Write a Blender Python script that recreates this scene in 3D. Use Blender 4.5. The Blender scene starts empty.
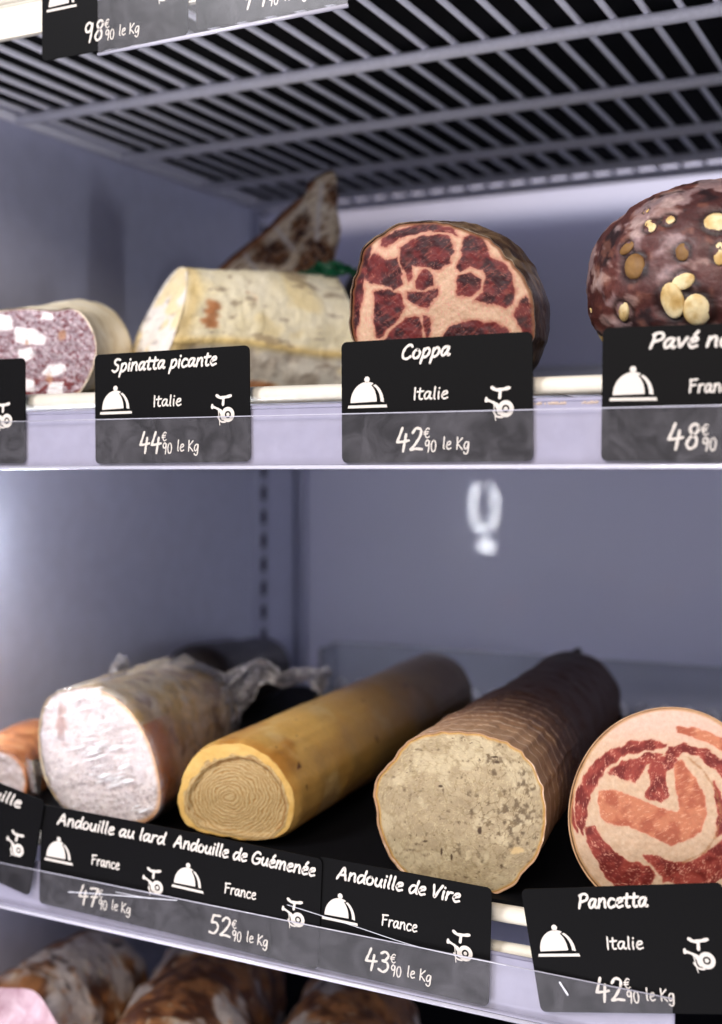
import bpy, bmesh, math, random
import numpy as np
from mathutils import Vector, Matrix

random.seed(4)
rng = np.random.RandomState(7)
C = bpy.context.scene.collection
PI = math.pi

# ------------------------------------------------------------------ camera, world, lights, exposure
EYE = 1.30                      # eye height; shelf heights are measured from it
FPX, CX, HY = 1262.0, 361.0, 472.0
YAW = math.radians(26.2)
cy_, sy_ = math.cos(YAW), math.sin(YAW)
scn = bpy.context.scene
cam = bpy.data.objects.new('camera', bpy.data.cameras.new('camera'))
C.objects.link(cam)
cam.location = (0, 0, EYE)
cam.rotation_euler = (PI / 2, 0, YAW)
cam.data.sensor_fit = 'VERTICAL'
cam.data.sensor_height = 36.0
cam.data.lens = FPX / 1024 * 36
cam.data.shift_y = -(512 - HY) / 1024
cam.data.clip_start = 0.05
cam.data.dof.use_dof = True
cam.data.dof.focus_distance = 0.655
cam.data.dof.aperture_fstop = 4.6
scn.camera = cam
vs = scn.view_settings
vs.view_transform = 'Standard'; vs.look = 'None'; vs.gamma = 1; vs.use_curve_mapping = False
vs.exposure = 0.0

wd = bpy.data.worlds.new('World'); scn.world = wd; wd.use_nodes = True
wd.node_tree.nodes['Background'].inputs[0].default_value = (0.86, 0.85, 1.0, 1)
wd.node_tree.nodes['Background'].inputs[1].default_value = 0.58

def area(name, loc, target, sx, sy, power, col):
    l = bpy.data.lights.new(name, 'AREA'); l.shape = 'RECTANGLE'; l.size = sx; l.size_y = sy
    l.energy = power; l.color = col
    o = bpy.data.objects.new(name, l); C.objects.link(o); o.location = loc
    o.rotation_euler = (Vector(target) - Vector(loc)).to_track_quat('-Z', 'Y').to_euler()
    return o
# shop lights in front of the open cabinet: cool one high on the left, warm ones behind the viewer, pale floor bounce
area('cool_left_light', (-1.10, -0.90, EYE + 1.15), (-0.55, 0.70, EYE - 0.03), 0.5, 0.6, 29.0, (0.95, 0.95, 1.0))
area('shop_ceiling_light', (0.05, -1.30, EYE + 0.95), (-0.4, 0.8, EYE - 0.05), 0.8, 0.6, 28.0, (1.0, 0.88, 0.74))
area('floor_bounce_light', (-0.55, -0.75, EYE - 1.0), (-0.45, 0.8, EYE), 1.4, 0.8, 11.0, (0.94, 0.92, 1.0))
area('added_low_fill_light', (-0.40, 0.42, EYE - 0.52), (-0.40, 0.80, EYE - 0.36), 0.7, 0.03, 0.9, (0.95, 0.93, 1.0))  # unseen fill light, added to brighten the bottom row and the undersides
area('added_right_fill_light', (0.74, 0.88, EYE + 0.14), (-0.35, 1.16, EYE + 0.14), 0.06, 0.18, 1.5, (0.86, 0.88, 1.0))  # added fill out of view, lifts the back wall above the eye-level shelf
area('added_right_lower_fill_light', (0.74, 0.88, EYE - 0.10), (-0.35, 1.16, EYE - 0.10), 0.06, 0.18, 1.5, (0.86, 0.88, 1.0))  # second added fill, for the back wall in the gap below

# ------------------------------------------------------------------ helpers
def ratio(px):
    return (-sy_ * FPX + cy_ * (px - CX)) / (cy_ * FPX + sy_ * (px - CX))
def at(px, py, Y):
    r = ratio(px); d = Y * (cy_ - r * sy_)
    return Vector((r * Y, Y, EYE + (HY - py) * d / FPX))
def at_np(P, Y):
    P = np.asarray(P, float); r = (-sy_ * FPX + cy_ * (P[:, 0] - CX)) / (cy_ * FPX + sy_ * (P[:, 0] - CX))
    d = Y * (cy_ - r * sy_)
    return np.stack([r * Y, np.zeros(len(P)) + Y, EYE + (HY - P[:, 1]) * d / FPX], 1)
def zm(pts, ox, oy, s):
    return [(ox + x / s, oy + y / s) for x, y in pts]

def thing(name, label, cat, loc=(0, 0, 0), group=None, kind=None):
    o = bpy.data.objects.new(name, None); C.objects.link(o); o.location = loc
    o.empty_display_size = 0.02
    return tag(o, label, cat, group, kind)
def tag(o, label=None, cat=None, group=None, kind=None):
    if label: o['label'] = label
    if cat: o['category'] = cat
    if group: o['group'] = group
    if kind: o['kind'] = kind
    return o

def mesh(name, verts, faces, mat, parent=None, smooth=True, col=None):
    me = bpy.data.meshes.new(name)
    V = np.asarray(verts, float)
    base = Vector((0, 0, 0))
    if parent is not None:
        bpy.context.view_layer.update()
        base = parent.matrix_world.translation.copy()
        V = V - np.array(base)
    me.from_pydata([tuple(v) for v in V], [], [tuple(f) for f in faces])
    if col is not None:
        a = me.color_attributes.new('col', 'FLOAT_COLOR', 'POINT')
        cc = np.ones((len(V), 4), np.float32); cc[:, :3] = np.clip(col, 0, 1) ** 2.2
        a.data.foreach_set('color', cc.ravel())
    me.polygons.foreach_set('use_smooth', [smooth] * len(me.polygons))
    me.materials.append(mat)
    me.update()
    o = bpy.data.objects.new(name, me); C.objects.link(o)
    if parent is not None: o.parent = parent
    return o

class MB:
    def __init__(s): s.v = []; s.f = []
    def add(s, vs_, fs):
        b = len(s.v); s.v += [tuple(v) for v in vs_]; s.f += [tuple(b + i for i in f) for f in fs]
    def box(s, x0, x1, y0, y1, z0, z1):
        s.add([(x0, y0, z0), (x1, y0, z0), (x1, y1, z0), (x0, y1, z0), (x0, y0, z1), (x1, y0, z1), (x1, y1, z1), (x0, y1, z1)],
              [(0, 3, 2, 1), (4, 5, 6, 7), (0, 1, 5, 4), (1, 2, 6, 5), (2, 3, 7, 6), (3, 0, 4, 7)])
    def tube(s, pts, r, n=12, closed=False):
        pts = [Vector(p) for p in pts]; m = len(pts); rings = []
        for i, p in enumerate(pts):
            a = pts[i - 1] if (i > 0 or closed) else pts[i]
            b = pts[(i + 1) % m] if (i < m - 1 or closed) else pts[i]
            t = (b - a).normalized()
            u = t.cross(Vector((0, 0, 1)))
            if u.length < 1e-3: u = t.cross(Vector((1, 0, 0)))
            u.normalize(); w = t.cross(u)
            rr = r[i] if isinstance(r, (list, tuple)) else r
            rings.append([p + (u * math.cos(2 * PI * k / n) + w * math.sin(2 * PI * k / n)) * rr for k in range(n)])
        fs = []
        for i in range(m if closed else m - 1):
            j = (i + 1) % m
            for k in range(n):
                fs.append((i * n + k, i * n + (k + 1) % n, j * n + (k + 1) % n, j * n + k))
        if not closed:
            fs.append(tuple(range(n - 1, -1, -1))); fs.append(tuple((m - 1) * n + k for k in range(n)))
        s.add([v for r_ in rings for v in r_], fs)
    def prism(s, poly, y0, y1):          # poly in (x, z)
        n = len(poly)
        s.add([(x, y0, z) for x, z in poly] + [(x, y1, z) for x, z in poly],
              [tuple(range(n)), tuple(range(2 * n - 1, n - 1, -1))] + [(i, n + i, n + (i + 1) % n, (i + 1) % n) for i in range(n)])
    def build(s, name, mat, parent=None, smooth=False, bevel=0):
        o = mesh(name, s.v, s.f, mat, parent, smooth)
        if bevel:
            b = o.modifiers.new('bevel', 'BEVEL'); b.width = bevel; b.segments = 3; b.limit_method = 'ANGLE'
        return o

# numpy value noise ------------------------------------------------
def _h(ix, iy, iz, seed):
    n = (ix * 374761393 + iy * 668265263 + iz * 2147483647 + seed * 1274126177) & 0xffffffff
    n = ((n ^ (n >> 13)) * 1274126177) & 0xffffffff
    return ((n ^ (n >> 16)) & 0xffff) / 65535.0
def vnoise(P, seed=0):
    P = np.asarray(P, float)
    if P.shape[1] == 2: P = np.concatenate([P, np.zeros((len(P), 1))], 1)
    i = np.floor(P).astype(np.int64); f = P - i; f = f * f * (3 - 2 * f); r = 0
    for dx in (0, 1):
        for dy in (0, 1):
            for dz in (0, 1):
                w = (f[:, 0] if dx else 1 - f[:, 0]) * (f[:, 1] if dy else 1 - f[:, 1]) * (f[:, 2] if dz else 1 - f[:, 2])
                r = r + w * _h(i[:, 0] + dx, i[:, 1] + dy, i[:, 2] + dz, seed)
    return r
def fbm(P, oct=4, seed=0):
    P = np.asarray(P, float); r = 0; a = .5; tot = 0
    for k in range(oct):
        r = r + a * vnoise(P * 2 ** k + 17.3 * k, seed + k); tot += a; a *= .5
    return r / tot
def cells(P, seed=0):                    # distance to nearest and second feature point, 2D
    P = np.asarray(P, float)[:, :2]; i = np.floor(P).astype(np.int64)
    d1 = np.full(len(P), 9.); d2 = np.full(len(P), 9.); idv = np.zeros(len(P))
    for dx in (-1, 0, 1):
        for dy in (-1, 0, 1):
            c = i + np.array([dx, dy]); z = np.zeros(len(P), np.int64)
            fx = c[:, 0] + _h(c[:, 0], c[:, 1], z, seed); fy = c[:, 1] + _h(c[:, 0], c[:, 1], z, seed + 5)
            d = np.hypot(P[:, 0] - fx, P[:, 1] - fy)
            m = d < d1
            d2 = np.where(m, d1, np.minimum(d2, d)); idv = np.where(m, _h(c[:, 0], c[:, 1], z, seed + 9), idv); d1 = np.where(m, d, d1)
    return d1, d2, idv
def sdf(P, poly):                        # signed distance, negative inside
    poly = np.asarray(poly, float); n = len(poly)
    d = np.full(len(P), 1e9); ins = np.zeros(len(P), bool)
    for i in range(n):
        a = poly[i]; b = poly[(i + 1) % n]; e = b - a; w = P - a
        t = np.clip((w @ e) / (e @ e + 1e-12), 0, 1)
        d = np.minimum(d, np.hypot(*(w - t[:, None] * e).T))
        c = ((a[1] <= P[:, 1]) != (b[1] <= P[:, 1])) & (P[:, 0] < (b[0] - a[0]) * (P[:, 1] - a[1]) / (b[1] - a[1] + 1e-12) + a[0])
        ins ^= c
    return np.where(ins, -d, d)
def sst(x, a, b):
    t = np.clip((x - a) / (b - a), 0, 1); return t * t * (3 - 2 * t)
def mixc(a, b, t):
    a = np.asarray(a, float); b = np.asarray(b, float); t = np.asarray(t)[:, None]
    return a * (1 - t) + b * t
def spline_closed(P, N):
    P = np.asarray(P, float); n = len(P); out = []
    for i in range(n):
        p0, p1, p2, p3 = P[i - 1], P[i], P[(i + 1) % n], P[(i + 2) % n]
        for t in np.linspace(0, 1, 16, endpoint=False):
            out.append(.5 * (2 * p1 + (p2 - p0) * t + (2 * p0 - 5 * p1 + 4 * p2 - p3) * t * t + (3 * p1 - p0 - 3 * p2 + p3) * t ** 3))
    out = np.array(out); L = np.r_[0, np.cumsum(np.hypot(*(np.roll(out, -1, 0) - out)[:, :2].T))]
    o2 = np.vstack([out, out[:1]]); s = np.linspace(0, L[-1], N, endpoint=False)
    return np.stack([np.interp(s, L, o2[:, k]) for k in range(out.shape[1])], 1)
def spline_open(P, k=8):
    P = np.asarray(P, float)
    if len(P) == 2: return np.array([P[0] + (P[1] - P[0]) * t for t in np.linspace(0, 1, 3)])
    Q = np.vstack([2 * P[0] - P[1], P, 2 * P[-1] - P[-2]]); out = []
    for i in range(1, len(Q) - 2):
        p0, p1, p2, p3 = Q[i - 1], Q[i], Q[i + 1], Q[i + 2]
        for t in np.linspace(0, 1, k, endpoint=False):
            out.append(.5 * (2 * p1 + (p2 - p0) * t + (2 * p0 - 5 * p1 + 4 * p2 - p3) * t * t + (3 * p1 - p0 - 3 * p2 + p3) * t ** 3))
    out.append(Q[-2]); return np.array(out)

# ------------------------------------------------------------------ materials
def lin(c): return tuple(max(0, x) ** 2.2 for x in c) + (1,)
def mat_base(name):
    m = bpy.data.materials.new(name); m.use_nodes = True
    return m, m.node_tree, m.node_tree.nodes['Principled BSDF']
def setp(b, **k):
    names = dict(rough='Roughness', spec='Specular IOR Level', coat='Coat Weight', coatr='Coat Roughness', metal='Metallic', sss='Subsurface Weight', alpha='Alpha', trans='Transmission Weight')
    for a, v in k.items(): b.inputs[names[a]].default_value = v
def noise_node(nt, scale, detail=6, rough=.6, dist=0, vec=None):
    n = nt.nodes.new('ShaderNodeTexNoise'); n.inputs['Scale'].default_value = scale; n.inputs['Detail'].default_value = detail
    n.inputs['Roughness'].default_value = rough; n.inputs['Distortion'].default_value = dist
    if vec is not None: nt.links.new(vec, n.inputs['Vector'])
    return n
def ramp(nt, fac, stops):
    r = nt.nodes.new('ShaderNodeValToRGB'); nt.links.new(fac, r.inputs[0]); e = r.color_ramp.elements
    while len(e) < len(stops): e.new(.5)
    for q, (p, c) in zip(e, stops): q.position = p; q.color = lin(c)
    return r
def add_bump(nt, b, h, strength=.3, dist=.001):
    bp = nt.nodes.new('ShaderNodeBump'); bp.inputs['Strength'].default_value = strength; bp.inputs['Distance'].default_value = dist
    nt.links.new(h, bp.inputs['Height']); nt.links.new(bp.outputs[0], b.inputs['Normal']); return bp
def objvec(nt, sc=(1, 1, 1)):
    t = nt.nodes.new('ShaderNodeTexCoord'); mp = nt.nodes.new('ShaderNodeMapping'); mp.inputs['Scale'].default_value = sc
    nt.links.new(t.outputs['Object'], mp.inputs[0]); return mp.outputs[0]
def skin(name, stops, scale=40, dist=.5, rough=.5, bump=.4, bdist=.001, bscale=None, stretch=(1, 1, 1), coat=0, spec=.5, fleck=None):
    m, nt, b = mat_base(name); v = objvec(nt, stretch)
    n = noise_node(nt, scale, 8, .62, dist, v); r = ramp(nt, n.outputs[0], stops); col = r.outputs[0]
    if fleck:
        fs, thr, fc = fleck
        n3 = noise_node(nt, fs, 5, .6, .3, v)
        r3 = ramp(nt, n3.outputs[0], [(thr, (0, 0, 0)), (thr + .06, (1, 1, 1))])
        mx = nt.nodes.new('ShaderNodeMix'); mx.data_type = 'RGBA'; mx.inputs[7].default_value = lin(fc)
        nt.links.new(r3.outputs[0], mx.inputs[0]); nt.links.new(col, mx.inputs[6]); col = mx.outputs[2]
    nt.links.new(col, b.inputs['Base Color'])
    n2 = noise_node(nt, bscale or scale * 2.5, 8, .65, .2, v); add_bump(nt, b, n2.outputs[0], bump, bdist)
    setp(b, rough=rough, coat=coat, coatr=.25, spec=spec)
    return m
def plain(name, c, rough=.5, spec=.5, bump=0, bscale=200, var=.0, coat=0, metal=0):
    m, nt, b = mat_base(name); n = noise_node(nt, bscale, 4, .6, 0, objvec(nt))
    r = ramp(nt, n.outputs[0], [(.3, tuple(x * (1 - var) for x in c)), (.7, tuple(min(1, x * (1 + var)) for x in c))])
    nt.links.new(r.outputs[0], b.inputs['Base Color'])
    if bump: add_bump(nt, b, n.outputs[0], bump, .0005)
    setp(b, rough=rough, spec=spec, coat=coat, coatr=.1, metal=metal); return m
def painted(name, rough=.4, fine=700, bump=.3, sss=.0, spec=.5, coat=0, fvar=.12):
    m, nt, b = mat_base(name)
    a = nt.nodes.new('ShaderNodeVertexColor'); a.layer_name = 'col'
    n = noise_node(nt, fine, 5, .7, .3, objvec(nt))
    mr = nt.nodes.new('ShaderNodeMapRange'); mr.inputs[1].default_value = .25; mr.inputs[2].default_value = .75
    mr.inputs[3].default_value = 1 - fvar; mr.inputs[4].default_value = 1 + fvar
    nt.links.new(n.outputs[0], mr.inputs[0])
    mx = nt.nodes.new('ShaderNodeMix'); mx.data_type = 'RGBA'; mx.blend_type = 'MULTIPLY'; mx.inputs[0].default_value = 1
    cb = nt.nodes.new('ShaderNodeCombineColor')
    for i in range(3): nt.links.new(mr.outputs[0], cb.inputs[i])
    nt.links.new(a.outputs[0], mx.inputs[6]); nt.links.new(cb.outputs[0], mx.inputs[7])
    nt.links.new(mx.outputs[2], b.inputs['Base Color'])
    add_bump(nt, b, n.outputs[0], bump, .0006); setp(b, rough=rough, spec=spec, coat=coat, coatr=.2)
    if sss:
        setp(b, sss=sss); b.inputs['Subsurface Radius'].default_value = (.004, .002, .001); b.inputs['Subsurface Scale'].default_value = .5
    return m
def clear(name, diff, dcol, gloss=.08, rough=.08, bscale=0, bump=.0, ior=1.45, streak=None, cover=None):
    """thin clear plastic: see-through, a little milky, glossy at grazing angles"""
    m = bpy.data.materials.new(name); m.use_nodes = True; nt = m.node_tree; nt.nodes.clear()
    out = nt.nodes.new('ShaderNodeOutputMaterial'); tr = nt.nodes.new('ShaderNodeBsdfTransparent')
    df = nt.nodes.new('ShaderNodeBsdfDiffuse'); df.inputs[0].default_value = lin(dcol)
    gl = nt.nodes.new('ShaderNodeBsdfGlossy'); gl.inputs['Roughness'].default_value = rough
    fr = nt.nodes.new('ShaderNodeFresnel'); fr.inputs[0].default_value = ior
    m1 = nt.nodes.new('ShaderNodeMixShader'); m1.inputs[0].default_value = diff
    nt.links.new(tr.outputs[0], m1.inputs[1]); nt.links.new(df.outputs[0], m1.inputs[2])
    if cover:
        n = noise_node(nt, cover[0], 5, .7, 1.0, objvec(nt, cover[3] if len(cover) > 3 else (1, 1, 1)))
        mr = nt.nodes.new('ShaderNodeMapRange'); mr.inputs[1].default_value = .4; mr.inputs[2].default_value = .7
        mr.inputs[3].default_value = cover[1]; mr.inputs[4].default_value = cover[2]
        nt.links.new(n.outputs[0], mr.inputs[0]); nt.links.new(mr.outputs[0], m1.inputs[0])
    ad = nt.nodes.new('ShaderNodeMath'); ad.operation = 'ADD'; ad.inputs[1].default_value = gloss; ad.use_clamp = True
    nt.links.new(fr.outputs[0], ad.inputs[0])
    m2 = nt.nodes.new('ShaderNodeMixShader'); nt.links.new(ad.outputs[0], m2.inputs[0])
    nt.links.new(m1.outputs[0], m2.inputs[1]); nt.links.new(gl.outputs[0], m2.inputs[2]); nt.links.new(m2.outputs[0], out.inputs[0])
    if bscale:
        n = noise_node(nt, bscale, 5, .7, 1.2, objvec(nt, streak or (1, 1, 1)))
        bp = nt.nodes.new('ShaderNodeBump'); bp.inputs['Strength'].default_value = bump; bp.inputs['Distance'].default_value = .002
        nt.links.new(n.outputs[0], bp.inputs['Height'])
        for x in (df, gl, fr): nt.links.new(bp.outputs[0], x.inputs['Normal'])
    return m

M = {}
M['wall'] = plain('lavender_grey_panel', (.74, .75, .83), .45, .3, .05, 60, .02)
M['back'] = plain('pale_back_panel', (.86, .86, .95), .45, .3, .0, 3, .01, coat=.5)
M['back'].node_tree.nodes['Principled BSDF'].inputs['Coat Roughness'].default_value = .035
M['trimw'] = plain('upright_metal', (.66, .67, .76), .35, .5)
M['slot'] = plain('slot_dark', (.10, .10, .14), .7, .2)
M['wire'] = plain('white_coated_wire', (.90, .90, .94), .35, .5, .05, 300, .03)
M['mat'] = plain('black_shelf_mat', (.035, .035, .05), .75, .15, .2, 400, .2)
M['rail'] = plain('milky_rail_plastic', (.60, .59, .67), .35, .5, .0, 100, .03)
M['rod'] = plain('cream_coated_rod', (.90, .87, .80), .3, .5, .0, 100, .03)
M['cover'] = clear('clear_tag_cover', .05, (.88, .86, .90), .003, .25, ior=1.2, cover=(60, .018, .055))
M['cover_edge'] = clear('clear_cover_edge', .6, (.95, .94, 1.0), .10, .1)
M['guard'] = clear('clear_acrylic_guard', .40, (.85, .87, .95), .05, .05)
M['tag'] = plain('matt_black_tag', (.035, .03, .03), .6, .12, .08, 500, .12)
M['ink'] = plain('cream_white_ink', (.84, .81, .77), .6, .2)
M['scratch'] = plain('scratch_white', (.85, .85, .88), .6, .2)
M['film'] = clear('cling_film', .10, (.95, .94, 1.0), .05, .12, 130, .8, ior=1.25, cover=(60, .0, .17))
M['crease_glint'] = plain('film_crease_glint', (1.0, 1.0, 1.0), .2, .6)  # plain white, stands in for highlights on the film folds
M['filmtail'] = clear('crumpled_cling_film', .25, (1.0, .98, 1.0), .22, .22, 150, 1.0, cover=(90, .30, .95))
M['face'] = painted('cut_meat', .5, 500, .25, sss=.06, spec=.22)
M['facedry'] = painted('cut_dry_meat', .6, 900, .5, sss=.04, spec=.25)
M['facegloss'] = painted('cut_meat_under_film', .3, 600, .25, sss=.05)
M['paintskin'] = painted('moulded_rind', .6, 500, .6, fvar=.14)

# ------------------------------------------------------------------ setting: the cabinet
def struct(name, mb, mat, parent=None, **k):
    o = mb.build(name, mat, parent, **k)
    if parent is None: tag(o, kind='structure')
    return o
XL, XR, YB = -0.680, 0.80, 1.225
b = MB(); b.box(XL - .04, XL, .40, YB + .04, EYE - .66, EYE + .75); struct('wall_left', b, M['wall'])
b = MB(); b.box(XL, XR, YB, YB + .04, EYE - .66, EYE + .75); struct('wall_back', b, M['back'])
b = MB(); b.box(XR, XR + .04, .40, YB + .04, EYE - .66, EYE + .75); struct('wall_right', b, M['wall'])
b = MB(); b.box(XL, XR, .40, YB, EYE + .75, EYE + .79); struct('ceiling', b, M['wall'])
b = MB(); b.box(XL, XR, .40, YB, EYE - .66, EYE - .62); struct('floor', b, M['wall'])
# slotted upright on the left wall
b = MB()
b.box(XL, XL + .006, 1.128, 1.150, EYE - .60, EYE + .72)
b.box(XL, XL + .010, 1.124, 1.128, EYE - .60, EYE + .72)
up = struct('trim_1', b, M['trimw'])
b = MB()
for k in range(48):
    z = EYE - .55 + k * .0248
    b.box(XL + .0061, XL + .0066, 1.134, 1.143, z, z + .0135)
b.build('slot', M['slot'], up)
b = MB()
b.box(XL, XL + .012, YB - .012, YB, EYE - .62, EYE + .75)
struct('trim_2', b, M['trimw'], bevel=.003)

# ------------------------------------------------------------------ wire shelves
def wire_shelf(label, zc, yf, bars, x0=-.672, x1=.74, yb=1.165, step=.0208, phase=0.0, xs_off=0.0):
    """zc: height (from the eye) of the plane the products rest on"""
    t = thing('wire_shelf', label, 'shelf', (-.3, yf, EYE + zc))
    Z = EYE + zc
    b = MB(); b.box(x0 + .004, x1 - .01, yf + .006, yb - .01, Z - .003, Z); b.build('shelf_mat', M['mat'], t)
    zw = Z - .0056
    n = int((x1 - x0 - .02) / step)
    for k in range(n + 1):
        x = x0 + .012 + phase + k * step
        b = MB(); b.tube([(x, yf + .002, zw), (x, yb - .006, zw)], .0021, 10)
        b.build('wire', M['wire'], t, smooth=True)
    zb = zw - .0025 - .0036
    for y in bars:
        b = MB(); b.tube([(x0 + .004, y, zb), (x1, y, zb)], .0043, 12); b.build('cross_bar', M['wire'], t, smooth=True)
    b = MB()
    b.tube([(x0, yf, zb + .003), (x0, yb, zb + .003)], .0045, 12)
    b.tube([(x1, yf, zb + .003), (x1, yb, zb + .003)], .0045, 12)
    b.tube([(x0, yb, zb + .003), (x1, yb, zb + .003)], .0045, 12)
    b.build('side_frame', M['wire'], t, smooth=True)
    b = MB(); b.tube([(x0, yf, Z - .0045), (x1, yf, Z - .0045)], .0045, 16); b.build('front_rod', M['rod'], t, smooth=True)
    b = MB(); b.tube([(x0, yf - .001, Z - .0225), (x1, yf - .001, Z - .0225)], .0038, 16); b.build('lower_rod', M['rod'], t, smooth=True)
    return t

ZU, ZM, ZL, ZB = .2835, .045, -.2225, -.475
YU, YM, YLo = .580, .5725, .615
s_up = wire_shelf('white wire shelf overhead, seen from below with its crossbars', ZU, YU, [.758, .892, 1.015, 1.105])
s_mid = wire_shelf('white wire shelf at eye level carrying the coppa', ZM, YM, [.77, .9, 1.03])
s_low = wire_shelf('white wire shelf with black mat holding the four big sausages', ZL, YLo, [.77, .9, 1.03])
s_bot = wire_shelf('lowest wire shelf, in the dark under the other shelves', ZB, .60, [.77, .9, 1.03])

def back_guard(label, gx0, gx1, gy, gh, Z):
    t = thing('back_guard', label, 'shelf guard', (gx0, gy, Z))
    g = MB()
    g.box(gx0, gx1, gy, gy + .003, Z, Z + gh)
    g.box(gx0, gx1, gy - .004, gy + .003, Z + gh, Z + gh + .003)
    g.box(gx0, gx0 + .003, gy - .03, gy, Z, Z + gh)
    g.build('acrylic_panel', M['guard'], t, bevel=.0008)
    b = MB()
    for k in range(int((gx1 - gx0) / .0202)):
        x = gx0 + .01 + k * .0202
        b.tube([(x, gy - .009, Z + .0005), (x, gy - .009, Z + .010), (x + .004, gy - .009, Z + .014), (x + .0085, gy - .009, Z + .010), (x + .0085, gy - .009, Z + .0005)], .0018, 6)
    b.build('wire_loops', M['wire'], t, smooth=True)
back_guard('low clear acrylic guard at the back of the eye-level shelf', -.59, .7, 1.13, .05, EYE + ZM)
back_guard('low clear acrylic guard at the back of the lower shelf, behind the sausages', -.59, .7, 1.135, .048, EYE + ZL)

def rail(label, x0, x1, yf, ztop, zbot, roll=0, xc=-.3):
    """price rail clipped to the shelf front: milky back strip with a foot lip"""
    t = thing('price_rail', label, 'price rail', (xc, yf, EYE + zbot))
    b = MB()
    b.box(x0, x1, yf - .0012, yf, EYE + zbot, EYE + ztop)
    b.box(x0, x1, yf - .0036, yf, EYE + zbot - .0012, EYE + zbot)
    b.build('back_strip', M['rail'], t, bevel=.0004)
    b = MB()
    b.tube([(x0, yf - .0008, EYE + ztop), (x1, yf - .0008, EYE + ztop)], .0011, 8)
    b.build('top_bead', M['rail'], t, smooth=True)
    t.rotation_euler = (0, roll, 0)
    return t
def cover(label, x0, x1, yf, ztop, zbot, roll=0, xc=-.3):
    t = thing('clear_tag_cover', label, 'plastic cover', (xc, yf, EYE + zbot))
    b = MB()
    b.box(x0, x1, yf - .0005, yf, EYE + zbot, EYE + ztop)
    b.build('cover_sheet', M['cover'], t)
    b = MB()
    b.tube([(x0, yf - .0002, EYE + zbot - .0008), (x1, yf - .0002, EYE + zbot - .0008)], .0012, 8)
    b.build('lower_lip', M['cover_edge'], t, smooth=True)
    b = MB(); b.tube([(x0, yf - .0003, EYE + ztop), (x1, yf - .0003, EYE + ztop)], .0003, 6)
    b.build('upper_edge', M['cover_edge'], t, smooth=True)
    t.rotation_euler = (0, roll, 0)
    return t

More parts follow.
